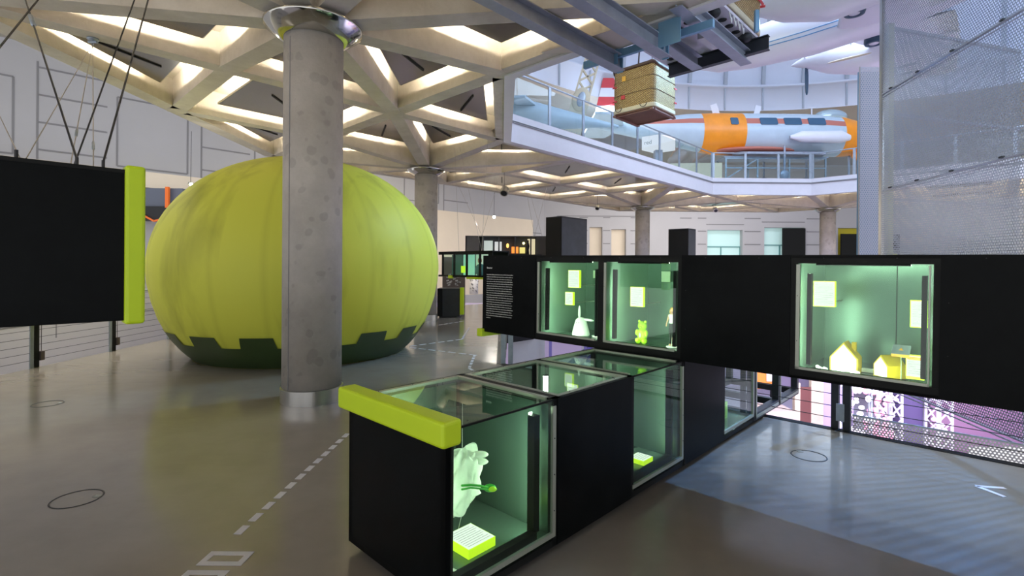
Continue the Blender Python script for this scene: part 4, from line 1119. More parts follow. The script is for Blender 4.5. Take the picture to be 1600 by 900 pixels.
# ------------------------------------------------------------------ perforated tower in the opening
def tower():
    t = thing('perforated_tower', 'tall enclosure of perforated metal sheets standing in the atrium opening', 'metal enclosure', (5.8, 7.95, -4.5))
    f0 = Vector((5.80, 7.95, 0)); fd = Vector((-.167, -.986, 0)).normalized()
    zs = [-4.5, -.2, 1.31, 2.82, 4.33, 5.84, 7.35]
    for a_, b_ in zip(zs[1:], zs[2:]):
        part('front_sheet', MB().sheet(f0+Vector((0, 0, a_+.01)), fd, (0, 0, 1), 3.9, b_-a_-.02), 'perf', t)
    rail = MB()
    for z in zs[1:]:
        rail.bar(f0+Vector((0, 0, z)), f0+fd*3.9+Vector((0, 0, z)), .03, .016)
        rail.bar(f0+Vector((0, 0, z-.05)), f0+fd*3.9+Vector((0, 0, z-.05)), .02, .010)
    part('seam_rail', rail, 'beam', t)
    bl = MB()
    for z in zs[2:]:
        for s_ in (.25, .9, 1.6, 2.4, 3.2): bl.bar(f0+fd*s_+Vector((-.02, 0, z+.012)), f0+fd*(s_+.05)+Vector((-.02, 0, z+.012)), .03, .02)
    part_split('seam_clip', bl, 'dark', t)
    part('corner_post', MB().bar(f0+Vector((0, 0, -.2)), f0+Vector((0, 0, 7.4)), .05, .05), 'steel', t)
    # rear sheets
    r0 = Vector((6.62, 8.9, 0)); rd = Vector((.96, .28, 0)).normalized()
    for a_, b_ in ((-.2, 1.31), (1.31, 2.82), (2.82, 4.33), (4.33, 5.84)):
        part('rear_sheet', MB().sheet(r0+Vector((0, 0, a_+.01)), rd, (0, 0, 1), 3.4, b_-a_-.02), 'perf', t)
    rr = MB()
    for z in (-.2, 1.31, 2.82, 4.33, 5.84): rr.bar(r0+Vector((0, 0, z)), r0+rd*3.4+Vector((0, 0, z)), .04, .05)
    part('rear_rail', rr, 'beam', t)
    part('rear_post', MB().bar(r0+Vector((0, 0, -.2)), r0+Vector((0, 0, 5.9)), .10, .10), 'alu', t)
    # return sheets joining front and rear
    q0 = f0; q1 = r0; dd = (q1-q0).normalized(); L_ = (q1-q0).length
    for a_, b_ in ((-.2, 1.31), (1.31, 2.82), (2.82, 4.33), (4.33, 5.84)):
        part('side_sheet', MB().sheet(q0+Vector((0, 0, a_+.01)), dd, (0, 0, 1), L_, b_-a_-.02), 'perf', t)
    return t
tower()
# pale perforated pier beside the tower
t = thing('perforated_pier', 'narrow pale pier clad in finely perforated sheet left of the metal tower', 'metal pier', (7.55, 11, -4.5))
m_ = MB(); w_ = .46
m_.sheet((7.53, 11, -.9), (1, 0, 0), (0, 0, 1), .60, 6.88)
part('cladding', m_, 'perfw', t)
part('core', MB().box(7.56, 8.11, 11.04, 11.10, -.8, 5.9), 'beamblue', t)
part('corner_trim', MB().box(7.525, 7.545, 10.985, 11.005, -.9, 5.98), 'steel', t)

# ------------------------------------------------------------------ steel beams under the ceiling
def ibeam(p, q, h=.20, w_=.16, tf=.014, tw=.012):
    p, q = Vector(p), Vector(q); m_ = MB(); up = Vector((0, 0, 1))
    m_.bar(p+up*(h/2), q+up*(h/2), w_, tf); m_.bar(p-up*(h/2), q-up*(h/2), w_, tf); m_.bar(p, q, tw, h); return m_
zb = 4.50
t = thing('steel_frame', 'grey steel beam frame bolted under the concrete carrying the balloon basket', 'steel beams', tuple(W(6.2, 3.5, zb)))
part('beam', ibeam(W(1.2, 3.92, zb), W(6.28, 3.92, zb)), 'beam', t)
part('beam', ibeam(W(1.2, 3.22, zb), W(6.30, 3.22, zb)), 'beam', t)
for b in (3.92, 3.22):
    part('end_bracket', MB().bar(W(6.28, b, zb-.12), W(6.28, b, zb+.5), .09, .02, up=A).bar(W(6.12, b, zb-.05), W(6.12, b, zb+.40), .12, .012, up=A).bar(W(5.9, b, zb+.3), W(6.3, b, zb+.3), .1, .02), 'beamblue', t)
part('cross_member', MB().bar(W(6.22, 4.5, zb+.12), W(6.22, 2.55, zb+.12), .06, .10), 'beamblue', t)
zc = 4.80
part('beam', ibeam(W(5.6, 3.42, zc), W(7.72, 3.42, zc), .18), 'beam', t)
part('beam', ibeam(W(5.7, 2.80, zc), W(8.05, 2.80, zc), .18), 'beam', t)
part('beam', ibeam(W(8.02, 4.05, zc+.13), W(8.0, 2.46, zc+.13), .20, .1), 'blued', t)
part_split('hanger_plate', MB().bar(W(5.95, 3.0, 4.4), W(5.95, 3.0, 4.85), .3, .012, up=A).bar(W(6.0, 2.72, 4.75), W(6.0, 2.72, 5.1), .05, .05).bar(W(7.35, 2.42, 4.85), W(7.35, 2.42, 5.15), .05, .05), 'beamblue', t)
t = thing('grey_hanging_plate', 'pale triangular plate tilted beside the steel brackets under the big beam', 'plate', tuple(W(5.4, 3.9, 4.45)))
part('plate', MB().prism([tuple(W(5.5, 4.75).xy), tuple(W(6.15, 4.0).xy), tuple(W(6.15, 3.55).xy), tuple(W(5.6, 3.3).xy)], 4.66, 4.69), 'rim', t)

# ------------------------------------------------------------------ wicker baskets
def basket(cen, z0, hw, hd, h, label, full=True):
    t = thing('wicker_basket', label, 'balloon basket', (cen.x, cen.y, z0))
    def ring(poly, z, wav=0):
        return [Vector((cen.x, cen.y, z + (wav*(1-abs(math.cos(2*math.atan2(y, x)))*2) if wav else 0))) + A*x + B*y for x, y in poly]
    poly = rrect(hw, hd, .16); n = len(poly)
    cum = [0]
    for k in range(n):
        p, q = poly[k], poly[(k+1) % n]; cum.append(cum[-1]+math.hypot(q[0]-p[0], q[1]-p[1]))
    lv = 9; vs = []
    for i in range(lv+1):
        z = z0+.08+(h-.08)*i/lv; top = i/lv
        for (x, y) in poly:
            s_ = 1 + .02*math.sin(math.pi*top)
            sag = -.09*(top**3)*(1-min(1, (abs(x)/hw)**2)) if abs(y) > hd-.02 else (-.05*(top**3)*(1-min(1, (abs(y)/hd)**2)) if abs(x) > hw-.02 else 0)
            vs.append(Vector((cen.x, cen.y, z+sag)) + A*x*s_ + B*y*s_)
    fs = []; uvs = []
    for i in range(lv):
        for k in range(n):
            fs.append((i*n+k, i*n+(k+1) % n, (i+1)*n+(k+1) % n, (i+1)*n+k))
            v0, v1 = (h-.08)*i/lv, (h-.08)*(i+1)/lv
            uvs.append([(cum[k], v0), (cum[k+1], v0), (cum[k+1], v1), (cum[k], v1)])
    part('wicker_wall', MB().add(vs, fs, 0, uvs), 'wicker', t)
    topring = vs[-n:]
    part('leather_rim', MB().tube([v+Vector((0, 0, .01)) for v in topring]+[topring[0]+Vector((0, 0, .01)), topring[1]+Vector((0, 0, .01))], .045, 8), 'leather', t)
    bp = rrect(hw+.02, hd+.02, .17)
    m_ = MB(); m_.prism([(q.x, q.y) for q in ring(bp, 0)], z0+.01, z0+.11)
    part('padded_base_rim', m_, 'canvas', t, bevel=.02)
    bb = MB().prism([(q.x, q.y) for q in ring(rrect(hw-.02, hd-.02, .12), 0)], z0-.02, z0+.012)
    part('base_board', bb, 'wood', t)
    sk = MB()
    for s_ in (-1, 1):
        sk.bar(Vector((cen.x, cen.y, z0-.035))+A*(-hw)+B*s_*(hd-.06), Vector((cen.x, cen.y, z0-.035))+A*hw+B*s_*(hd-.06), .08, .04)
        sk.bar(Vector((cen.x, cen.y, z0-.03))+B*(-hd)+A*s_*(hw-.09), Vector((cen.x, cen.y, z0-.03))+B*hd+A*s_*(hw-.09), .05, .03)
    part('skid', sk, mat('reddish_skid', (.20, .09, .07), .5), t)
    if full:
        m_ = MB()
        F_ = -hw*1.018
        def onface(side, u, v, wd, hh, mi=0, th=.012):
            c = Vector((cen.x, cen.y, z0+v))
            if side == 'a': p = c + A*(-hw*1.02-th/2) + B*u; m_.hexa([p+B*sx*wd/2+Vector((0, 0, sz*hh/2))+A*st*th/2 for sz in (-1, 1) for (sx, st) in ((-1, -1), (1, -1), (1, 1), (-1, 1))], mi)
            else: p = c + B*(-hd*1.02-th/2) + A*u; m_.hexa([p+A*sx*wd/2+Vector((0, 0, sz*hh/2))+B*st*th/2 for sz in (-1, 1) for (sx, st) in ((-1, -1), (1, -1), (1, 1), (-1, 1))], mi)
        onface('a', .22, .80, .10, .12, 0); onface('a', .24, .36, .10, .09, 1, .02)
        part('patch', m_, [mat('orange_patch', (.80, .42, .05), .6), 'red'], t)
        m_ = MB()
        for (side, u, v) in (('a', .47, .64), ('a', .47, .30), ('b', .47, .64), ('b', .47, .30)):
            m_ = MB(); onface(side, u, v, .12, .03); part('strap', m_, 'red', t)
        m_ = MB()
        for z in (.42, .74):
            pts = [Vector((cen.x, cen.y, z0+z)) + A*x*1.03 + B*y*1.03 for x, y in poly]; m_.tube(pts+[pts[0], pts[1]], .005, 5)
        part('lashing_cord', m_, 'leather', t)
        m_ = MB()
        for y in (-.30, .36):
            c = Vector((cen.x, cen.y, z0+.12)) + A*(-hw-.03) + B*y
            m_.tube([c + B*.085*math.cos(a_) + Vector((0, 0, -.09*math.sin(a_))) for a_ in [R(180*k/8) for k in range(9)]], .008, 6)
        part('rope_handle', m_, 'brown', t)
        m_ = MB()
        for x in (-1, 1):
            for y in (-1, 1):
                c = Vector((cen.x, cen.y, z0+h)) + A*x*(hw-.1) + B*y*(hd-.1); m_.tube([c-Vector((0, 0, .4)), c+Vector((0, 0, .4)), Vector((cen.x, cen.y, z0+h+2.6))], .02, 8)
        part('suspension_rope', m_, 'brown', t)
    return t
nc = Vector((3.2, 11.5, 0)) + A*.57 + B*.55
basket(nc, 5.27, .57, .55, 1.04, 'square wicker balloon basket with orange and red patches, seen from below')
# gondola with perforated underside and second wicker body
pc = W(7.22, 3.36)
b2 = basket(pc + A*.1, 5.12, .93, .72, 1.1, 'larger wicker gondola above a perforated aluminium base at the top edge', False)
b2_base = b2['_base']
m_ = MB().prism([(q.x, q.y) for q in [Vector((pc.x, pc.y, 0))+A*(x+.1)+B*y for x, y in rrect(.93, .74, .22)]], 5.04, 5.08)
part('underside_plate', m_, mat('pale_alloy', (.60, .58, .66), .4), b2)
hm = MB()
for i in range(7):
    for j in range(4):
        if (i in (2, 3, 4)) and j in (1, 2): continue
        c = pc + A*(.1-.75+.25*i) + B*(-.58+.38*j); hm.lathe([(0, 5.034), (.06, 5.034), (.06, 5.042)], (c.x, c.y, 0), 14)
part_split('plate_hole', hm, 'dark', b2)
part('service_box', MB().abox(7.0, 7.5, 2.95, 3.1, 4.84, 5.03), 'fascia', b2)
m_ = MB()
for (a, b) in ((6.9, 3.35), (6.7, 2.75), (7.75, 2.7), (7.6, 3.7)): m_.ell(W(a, b, 4.99), (.09, .09, .07))
part_split('rubber_buffer', m_, 'dark', b2)
m_ = MB()
for q in range(4): m_.tube([W(6.9+.15*q, 2.62, 5.03), W(6.98+.15*q, 2.62, 4.92), W(7.06+.15*q, 2.65, 5.03)], .01, 6)
part_split('cable_loop', m_, 'white', b2)
part('red_rope', MB().tube([W(8.27, 4.0-.1*k, 5.62+.015*(k % 2)) for k in range(15)], .02, 6).tube([W(8.2-.13*k, 2.61, 5.62+.015*(k % 2)) for k in range(14)], .02, 6), 'red', b2)

# ------------------------------------------------------------------ aircraft standing on the upper gallery
def body(m_, stations, n=28, mi=0, matf=None):
    """stations: (x, zc, ry, rz) along +x"""
    vs = []
    for (x, zc_, ry, rz) in stations:
        for k in range(n):
            t_ = 2*math.pi*k/n; vs.append(Vector((x, ry*math.cos(t_), zc_+rz*math.sin(t_))))
    o = len(m_.v)
    for i in range(len(stations)-1):
        for k in range(n):
            mm_ = matf((stations[i][0]+stations[i+1][0])/2, 2*math.pi*(k+.5)/n) if matf else mi
            m_.f.append([o+i*n+k, o+i*n+(k+1) % n, o+(i+1)*n+(k+1) % n, o+(i+1)*n+k]); m_.mi.append(mm_); m_.sm.append(True); m_.uv.append([(0, 0)]*4)
    m_.v += vs; return m_
def densify(st, step=.2):
    out = []
    for (p, q) in zip(st, st[1:]):
        k = max(1, int((q[0]-p[0])/step))
        for i in range(k): f = i/k; out.append(tuple(p[j]*(1-f)+q[j]*f for j in range(4)))
    out.append(st[-1]); return out
Yp = 22.85; Xt = 3.6
T1 = Matrix.Translation((Xt, Yp, 7.62))
t = thing('banded_aircraft', 'blue grey propeller aircraft with orange band and nose on the upper gallery', 'aircraft', (10, Yp, 5.43))
st = densify([(0, .32, .04, .05), (.8, .28, .18, .22), (2.4, .2, .36, .48), (4.2, .10, .62, .78), (5.4, 0, .80, .93), (9.5, -.02, .82, .93), (11.2, -.1, .78, .88), (12.1, -.18, .66, .72), (12.9, -.26, .44, .48), (13.6, -.32, .12, .15)])
def mf(x, t_):
    s_ = math.sin(t_)
    if 4.75 <= x <= 6.6: return 1
    if x > 10.9: return 1
    if 2.2 <= x <= 10.9 and .30 < s_ < .62: return 2
    return 0
m_ = body(MB(), st, 40, matf=mf); m_.xf(T1)
part('fuselage', m_, ['planeb', 'orange', 'rust'], t)
w_ = MB()
def wpane(x, hw_, hh_):
    m9 = MB(); n9 = []
    for xx, zz in rrect(hw_, hh_, .06): n9.append((x+xx, .40+zz))
    for dy in (0, .03): m9.v += [Vector((xx, -.82*math.sqrt(max(0, 1-(zz/.93)**2))-.012+dy, zz)) for xx, zz in n9]
    N = len(n9); m9.f = [list(range(N)), list(range(2*N-1, N-1, -1))] + [[k, N+k, N+(k+1) % N, (k+1) % N] for k in range(N)]
    m9.mi = [0]*len(m9.f); m9.sm = [False]*len(m9.f); m9.uv = [[(0, 0)]*len(f) for f in m9.f]
    m9.xf(T1); part('window', m9, 'win', t)
wpane(6.1, .17, .17)
for x in (7.6, 8.65, 9.7): wpane(x, .38, .17)
M['canopy'] = mat('canopy_glass', (.45, .55, .58), .12, metal=.4)
part('canopy', MB().ell((10.75, 0, .78), (.75, .42, .36), n=20).xf(T1), 'canopy', t)
fin = MB(); FP = [(-.1, .45), (1.9, .5), (.95, 2.45), (.45, 2.45), (.2, 1.2)]
def slab_poly(m_, poly, y0, y1, mi=0):
    n = len(poly); m_.add([(x, y0, z) for x, z in poly]+[(x, y1, z) for x, z in poly], [tuple(range(n)), tuple(range(2*n-1, n-1, -1))]+[(k, n+k, n+(k+1) % n, (k+1) % n) for k in range(n)], mi)
fn = MB()
def finslice(z0, z1, mi):
    def xe(z): f = (z-.45)/2.0; return (0.0+.45*f, 1.9-.95*f)
    a0, a1 = xe(z0); b0, b1 = xe(z1); slab_poly(fn, [(a0, z0), (a1, z0), (b1, z1), (b0, z1)], -.05, .05, mi)
finslice(.35, 1.25, 0); finslice(1.25, 1.65, 1); finslice(1.65, 2.05, 2); finslice(2.05, 2.5, 1)
fn.xf(T1); part('tail_fin', fn, ['planeb', 'red', 'planew'], t)
tp = MB().prism([(-.2, -1.9), (.9, -1.9), (1.4, 0), (1.4, .2), (.9, 2.0), (-.2, 2.0)], .30, .40); tp.xf(T1); part('tailplane', tp, 'planeb', t)
wg = MB()
for s_ in (-1,):
    wg.hexa([(6.2, -.3, -1.02), (10.2, -.3, -1.05), (10.0, -.9, -1.08), (6.6, -.9, -1.05), (6.2, -.3, -.80), (10.2, -.3, -.80), (10.0, -.9, -.98), (6.6, -.9, -.98)])
wg.xf(T1); part('wing_root', wg, 'beam', t)
nac = body(MB(), densify([(8.4, -.35, .05, .06), (8.9, -.33, .22, .24), (10.6, -.33, .24, .27), (11.0, -.36, .10, .12)]), 18); nac.v = [v+Vector((0, -.95, 0)) for v in nac.v]; nac.xf(T1)
part('engine_pod', nac, 'planew', t)
part('wing_band', MB().ell((7.2, -.1, -.80), (1.9, .8, .16)).xf(T1), 'rust', t)
ch = MB().ell((12.3, -.3, -1.0), (.8, .28, .26)).xf(T1); part('chin_tank', ch, 'orange', t)
lg = MB()
for (x, y) in ((8.2, -.9), (10.2, .9), (8.2, .9)): lg.tube([(x, y, -.7), (x, y, -1.9)], .05, 8).ell((x, y, -1.98), (.22, .09, .22))
lg.tube([(11.6, 0, -.9), (11.6, 0, -1.9)], .05, 8).ell((11.6, 0, -1.99), (.18, .08, .18)); lg.xf(T1); part('landing_gear', lg, 'beam', t)
an = MB().bar((5.6, 0, .9), (5.45, 0, 1.35), .02, .3).bar((7.4, 0, .9), (7.5, 0, 1.3), .02, .25).tube([(9.9, 0, .9), (9.9, 0, 1.2)], .03, 8).ell((9.9, 0, 1.22), (.2, .05, .04)); an.xf(T1)
part('antenna', an, 'planew', t)
# support trestle
t = thing('work_trestle', 'grey steel trestle and steps under the banded aircraft', 'trestle', (11.5, 22.6, 5.43))
m_ = MB()
for x in (9.4, 10.8, 12.2, 13.8): m_.bar((x, 22.3, 5.43), (x, 22.3, 6.45), .06, .06); m_.bar((x, 23.2, 5.43), (x, 23.2, 6.45), .06, .06)
for z in (6.0, 6.42): m_.bar((9.4, 22.3, z), (13.8, 22.3, z), .05, .05)
m_.bar((9.4, 22.3, 5.5), (10.8, 22.3, 6.4), .05, .05)
part('trestle_frame', m_, 'galv', t)
part('stretcher_board', MB().box(9.3, 13.9, 22.25, 23.25, 6.45, 6.5), 'beam', t)

# ------------------------------------------------------------------ white twin engined aircraft hanging under the dome
t = thing('hanging_aircraft', 'white twin engined aircraft with dark propellers hanging nose down left under the dome', 'aircraft', (6.95, 13.05, 7.5))
FW = B; RT = A       # forward, right
Mx = Matrix((( FW.x, RT.x, 0, 6.95), (FW.y, RT.y, 0, 13.05), (0, 0, 1, 7.5), (0, 0, 0, 1)))  # local x forward, y span, z up
st = densify([(-6.5, .45, .08, .1), (-4.5, .3, .28, .32), (-2.6, .1, .52, .55), (-.6, 0, .56, .58), (.8, -.02, .50, .50), (1.7, -.1, .32, .30), (2.15, -.17, .06, .06)], .25)
fl = body(MB(), st, 32, matf=None); fl.xf(Mx)
part('fuselage', fl, 'planew', t)
mat('blue_pinstripe', (.10, .30, .55), .4)
for ang in (-18, -28, 198, 208):
    pts = [Mx @ Vector((x, ry*1.003*math.cos(R(ang)), zc_+rz*1.003*math.sin(R(ang)))) for (x, zc_, ry, rz) in st if -4.5 < x < .9]
    part('pinstripe', MB().tube(pts, .012, 5), D.materials['blue_pinstripe'], t)
wm = MB()
for s_ in (-1, 1):
    secs = []
    for (y, xl, ch_, th_, zz) in ((.3*s_, -1.25, 2.1, .24, -.28), (2.05*s_, -1.75, 1.6, .18, -.14), (6.2*s_, -2.1, 1.0, .10, .12)):
        secs.append([Vector((xl-ch_*u, y, zz+th_*v)) for u, v in ((0, 0), (.03, .22), (.2, .5), (.5, .42), (1, 0), (.6, -.28), (.25, -.42), (.03, -.2))])
    n = 8
    vs = [v for g in secs for v in g]
    wm.add(vs, [(i*n+k, i*n+(k+1) % n, (i+1)*n+(k+1) % n, (i+1)*n+k) for i in range(2) for k in range(n)] + [tuple(range(2*n, 3*n))], 0, smooth=True)
wm.xf(Mx); part('wing', wm, 'planew', t)
for s_ in (-1, 1):
    e = body(MB(), densify([(-2.4, -.16, .05, .04), (-1.7, -.28, .38, .32), (-.5, -.24, .52, .48), (.40, -.05, .44, .40), (.78, 0, .24, .24)], .2), 24)
    e.v = [v+Vector((-.95, 2.05*s_, 0)) for v in e.v]; e.xf(Mx); p = part('engine_cowling', e, 'planew', t)
    sp = body(MB(), [(.78, 0, .23, .23), (.95, 0, .16, .16), (1.15, 0, .09, .09), (1.30, 0, .01, .01)], 20); sp.v = [v+Vector((-.95, 2.05*s_, 0)) for v in sp.v]; sp.xf(Mx)
    sub('spinner', sp, 'planew', p, t)
    for ang in (178, 300, 60):
        bl = MB(); ca, sa = math.sin(R(ang)), math.cos(R(ang))
        pts = []
        for f, wd in ((.16, .05), (.35, .075), (.6, .075), (.85, .05), (.93, .01)):
            rad = Vector((0, ca*f, sa*f)); tan = Vector((.25, sa, -ca)).normalized()
            pts.append((rad - tan*wd, rad + tan*wd))
        vs = [Vector((-.05+dx, 2.05*s_, 0))+q for dx in (-.012, .012) for pr_ in pts for q in pr_]
        m5 = len(pts)*2
        fs = []
        for i in range(len(pts)-1):
            a0 = 2*i; fs += [(a0, a0+1, a0+3, a0+2), (m5+a0, m5+a0+2, m5+a0+3, m5+a0+1), (a0, a0+2, m5+a0+2, m5+a0), (a0+1, m5+a0+1, m5+a0+3, a0+3)]
        bl.add(vs, fs).xf(Mx); sub('propeller_blade', bl, 'prop' if ang == 178 else 'planew', p, t)
    ex = MB().tube([(-1.2, 2.05*s_+.34, -.44), (-1.45, 2.05*s_+.36, -.52)], .05, 8).ell((-1.2, 2.05*s_+.36, -.42), (.1, .1, .05)); ex.xf(Mx); sub('exhaust', ex, 'dark', p, t)
for (y, x) in ((.62, -1.85), (-1.40, -1.80)):
    wh = MB().lathe([(.0, -.5), (.10, -.5), (.11, -.47)], (x, y, 0), 24); wh2 = MB().lathe([(.105, -.47), (.12, -.51), (.19, -.51), (.21, -.45), (.20, -.35)], (x, y, 0), 28)
    wh.v = [v + Vector((0, 0, .03)) for v in wh.v]; wh2.v = [v + Vector((0, 0, .03)) for v in wh2.v]
    wh.xf(Mx); wh2.xf(Mx); p = part('wheel', wh2, 'prop', t); sub('hub', wh, 'planew', p, t)
part('wing_light_strip', MB().ell((-1.2, 1.35, -.42), (.5, .05, .03)).xf(Mx), 'canvas', t)
part('flap_hinge', MB().bar((-2.4, 3.4, -.26), (-2.0, 3.4, -.30), .03, .06).bar((-2.2, 4.6, -.12), (-1.9, 4.6, -.15), .03, .05).xf(Mx), 'beam', t)
m_ = MB()
for y in (-1.6, 1.6): m_.tube([Mx @ Vector((-1.2, y, 0)), Mx @ Vector((-1.2, y*.5, 10))], .012, 6)
part('suspension_wire', m_, 'galv', t)

# ------------------------------------------------------------------ leaning lattice girder and glider on the gallery
t = thing('lattice_girder', 'pale riveted lattice girder leaning behind the gallery glass', 'girder', (2.3, 19.8, 5.43))
g0, g1 = Vector((1.9, 19.8, 5.45)), Vector((3.35, 19.8, 10.6)); gd = (g1-g0).normalized(); gx = Vector((gd.z, 0, -gd.x))
m_ = MB()
wf = lambda f: .42 - .10*f
m_.add([g0-gx*.42+Vector((0, -.12, 0)), g0+gx*.42+Vector((0, -.12, 0)), g0+gd*2.6+gx*.33+Vector((0, -.12, 0)), g0+gd*2.6-gx*.33+Vector((0, -.12, 0)),
        g0-gx*.42+Vector((0, .12, 0)), g0+gx*.42+Vector((0, .12, 0)), g0+gd*2.6+gx*.33+Vector((0, .12, 0)), g0+gd*2.6-gx*.33+Vector((0, .12, 0))],
       [(0, 1, 2, 3), (7, 6, 5, 4), (0, 4, 5, 1), (1, 5, 6, 2), (2, 6, 7, 3), (3, 7, 4, 0)])
for s_ in (-1, 1): m_.bar(g0+gd*2.5+gx*.28*s_, g1+gx*.26*s_, .07, .16, up=(0, 1, 0))
for k in range(5):
    p = g0+gd*(3.0+.5*k); m_.bar(p-gx*.26, p+gd*.45+gx*.26, .06, .10, up=(0, 1, 0)); m_.bar(p+gx*.26, p+gd*.45-gx*.26, .06, .10, up=(0, 1, 0))
part('girder_body', m_, 'canvas', t)
hm = MB()
for i in range(9):
    for j in range(-3, 4):
        c = g0+gd*(.25+.24*i)+gx*(.1*j)+Vector((0, -.125, 0)); hm.ell(c, (.02, .008, .02), n=8, m=4)
part('rivet', hm, 'beam', t)
rg = MB().ell(g0+gd*2.75+Vector((0, -.10, 0)), (.36, .09, .50), n=24, rot=Matrix.Rotation(R(16), 3, 'Y')); part('gusset_ring', rg, 'canvas', t)
part('oval_opening', MB().ell(g0+gd*2.75+Vector((0, -.18, 0)), (.16, .03, .30), n=20, rot=Matrix.Rotation(R(16), 3, 'Y')), 'galv', t)
t = thing('pale_blue_glider', 'pale blue glider fuselage resting behind the first gallery railing panes', 'glider', (1.5, 18.6, 5.43))
m_ = body(MB(), densify([(-2.0, .25, .1, .12), (-1.0, .1, .5, .42), (.2, 0, .55, .5), (1.6, -.15, .3, .28), (3.2, -.35, .05, .05)], .25), 24); m_.xf(Matrix.Translation((.6, 18.2, 7.0)))
part('fuselage', m_, 'planeb', t)
part('wing', MB().prism([(-1.6, 17.2), (.4, 16.9), (1.2, 18.6), (-.6, 19.6)], 7.25, 7.33), 'planeb', t)
part('cradle', MB().bar((.2, 18.2, 5.43), (.2, 18.2, 6.6), .2, .2).bar((1.6, 18.2, 5.43), (1.6, 18.2, 6.6), .2, .2), 'galv', t)
# white light boxes with lettering
t = thing('white_light_box', 'white glowing corner box with the letters red, on a grey stand behind the railing', 'light box', (6.0, 21.0, 5.43))
m_ = MB(); pts = [(5.36, 21.0), (5.97, 20.55), (6.75, 21.0), (6.1, 21.6)]
m_.prism(pts, 6.45, 7.0); part('box', m_, emat('white_box_glow', (.95, .93, 1.0), .95), t)
part('stand', MB().box(5.9, 6.2, 20.9, 21.2, 5.43, 6.45), 'beam', t)
fcv = D.curves.new('lettering', 'FONT'); fcv.body = 'red'; fcv.size = .24; fcv.extrude = .003; fcv.materials.append(M['ink'])
fo = text_mesh('lettering', fcv); fo.parent = t
dx = (Vector((5.97, 20.55, 0))-Vector((5.36, 21.0, 0))).normalized(); ny = Vector((dx.y, -dx.x, 0))
fo.matrix_local = Matrix.Translation(Vector((5.36, 21.0, 6.66)) + dx*.1 + ny*.01 - Vector((6.0, 21.0, 5.43))) @ Matrix((dx, Vector((0, 0, 1)), ny)).transposed().to_4x4()
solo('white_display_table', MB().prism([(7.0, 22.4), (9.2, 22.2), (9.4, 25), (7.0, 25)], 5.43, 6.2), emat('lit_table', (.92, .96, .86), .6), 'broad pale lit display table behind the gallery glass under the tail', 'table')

# ------------------------------------------------------------------ far exhibits on this floor
def plinth(label, near, da, db, h):
    c = Vector((*near, 0)); t = thing('tall_black_plinth', label, 'plinth', (c.x, c.y, 0), 'tall black plinths at the back')
    pts = [c, c+A*da, c+A*da+B*db, c+B*db]
    part('plinth_body', MB().prism([(p.x, p.y) for p in pts], 0, h-.03), 'blackm' , t)
    part('lid', MB().prism([(p.x, p.y) for p in pts], h-.03, h), 'blued', t)
    s_ = MB(); s_.bar(c+A*.02-B*.003+Vector((0, 0, h*.5)), c+A*(da-.02)-B*.003+Vector((0, 0, h*.5)), .004, h-.1); part('side_sheet', s_, 'blued', t)
plinth('tall black plinth left of the far column, above the leftmost lit windows', (1.75, 18.0), 1.55, .72, 3.40)
plinth('tall black plinth right of the far column', (7.66, 22.0), .76, .92, 3.30)
# small hanging case behind the ball
q = Vector((-.70, 12.5, 0))
def QB(u, v, z): return q + B*u + A*v + Vector((0, 0, z))
def qbox(m_, u0, u1, v0, v1, z0, z1, mi=0): return m_.hexa([QB(u0, v0, z0), QB(u1, v0, z0), QB(u1, v1, z0), QB(u0, v1, z0), QB(u0, v0, z1), QB(u1, v0, z1), QB(u1, v1, z1), QB(u0, v1, z1)], mi)
t = thing('small_hanging_case', 'distant black hanging case with three lit windows behind the ball', 'display case', tuple(QB(.7, 0, 1.33)))
m_ = MB(); qbox(m_, -.3, 1.8, 0, .03, 1.90, 1.97); qbox(m_, -.3, 1.8, 0, .03, 1.32, 1.36)
for u in (-.3, .12, .62, 1.12, 1.6): qbox(m_, u, u+.06, 0, .03, 1.32, 1.97)
qbox(m_, -.3, 1.8, .55, .6, 1.32, 1.97); qbox(m_, -.3, 1.8, 0, .6, 1.95, 1.98); qbox(m_, -.3, 1.8, 0, .6, 1.31, 1.34)
part('case_frame', m_, 'blackm', t)
for (u0, u1, c_) in ((.18, .62, (.45, .62, .48)), (.68, 1.12, (.30, .62, .52)), (1.18, 1.6, (.01, .06, .04))):
    m_ = MB(); qbox(m_, u0, u1, .30, .32, 1.36, 1.90); part('back_panel', m_, mat('case_back', c_, .5, emit=c_, es=.7), t)
    g_ = MB(); qbox(g_, u0, u1, .01, .014, 1.36, 1.90); part('glass_pane', g_, 'glass', t)
m_ = MB(); qbox(m_, -.3, .62, -.03, .03, 1.27, 1.32); qbox(m_, 1.2, 1.35, -.03, .03, 1.27, 1.35); part('edge_bar', m_, 'lime', t)
m_ = MB(); 
m_.ell(QB(.36, .20, 1.74), (.055, .03, .075), 0); part('portrait_head', m_, 'skin', t)
m_ = MB(); m_.ell(QB(.36, .22, 1.50), (.14, .04, .16)); part('portrait_torso', m_, mat('portrait_blue', (.12, .35, .42), .6), t)
m_ = MB(); qbox(m_, .92, 1.0, .12, .2, 1.42, 1.60); part('yellow_label', m_, 'labeledge', t)
m_ = MB(); m_.tube([QB(.4, .3, 1.97), QB(.2, .3, 4.8)], .005, 5).tube([QB(1.3, .3, 1.97), QB(1.5, .3, 4.8)], .005, 5).tube([QB(.4, .3, 1.97), QB(1.3, .3, 4.8)], .004, 5); part('suspension_wire', m_, 'cablel', t)
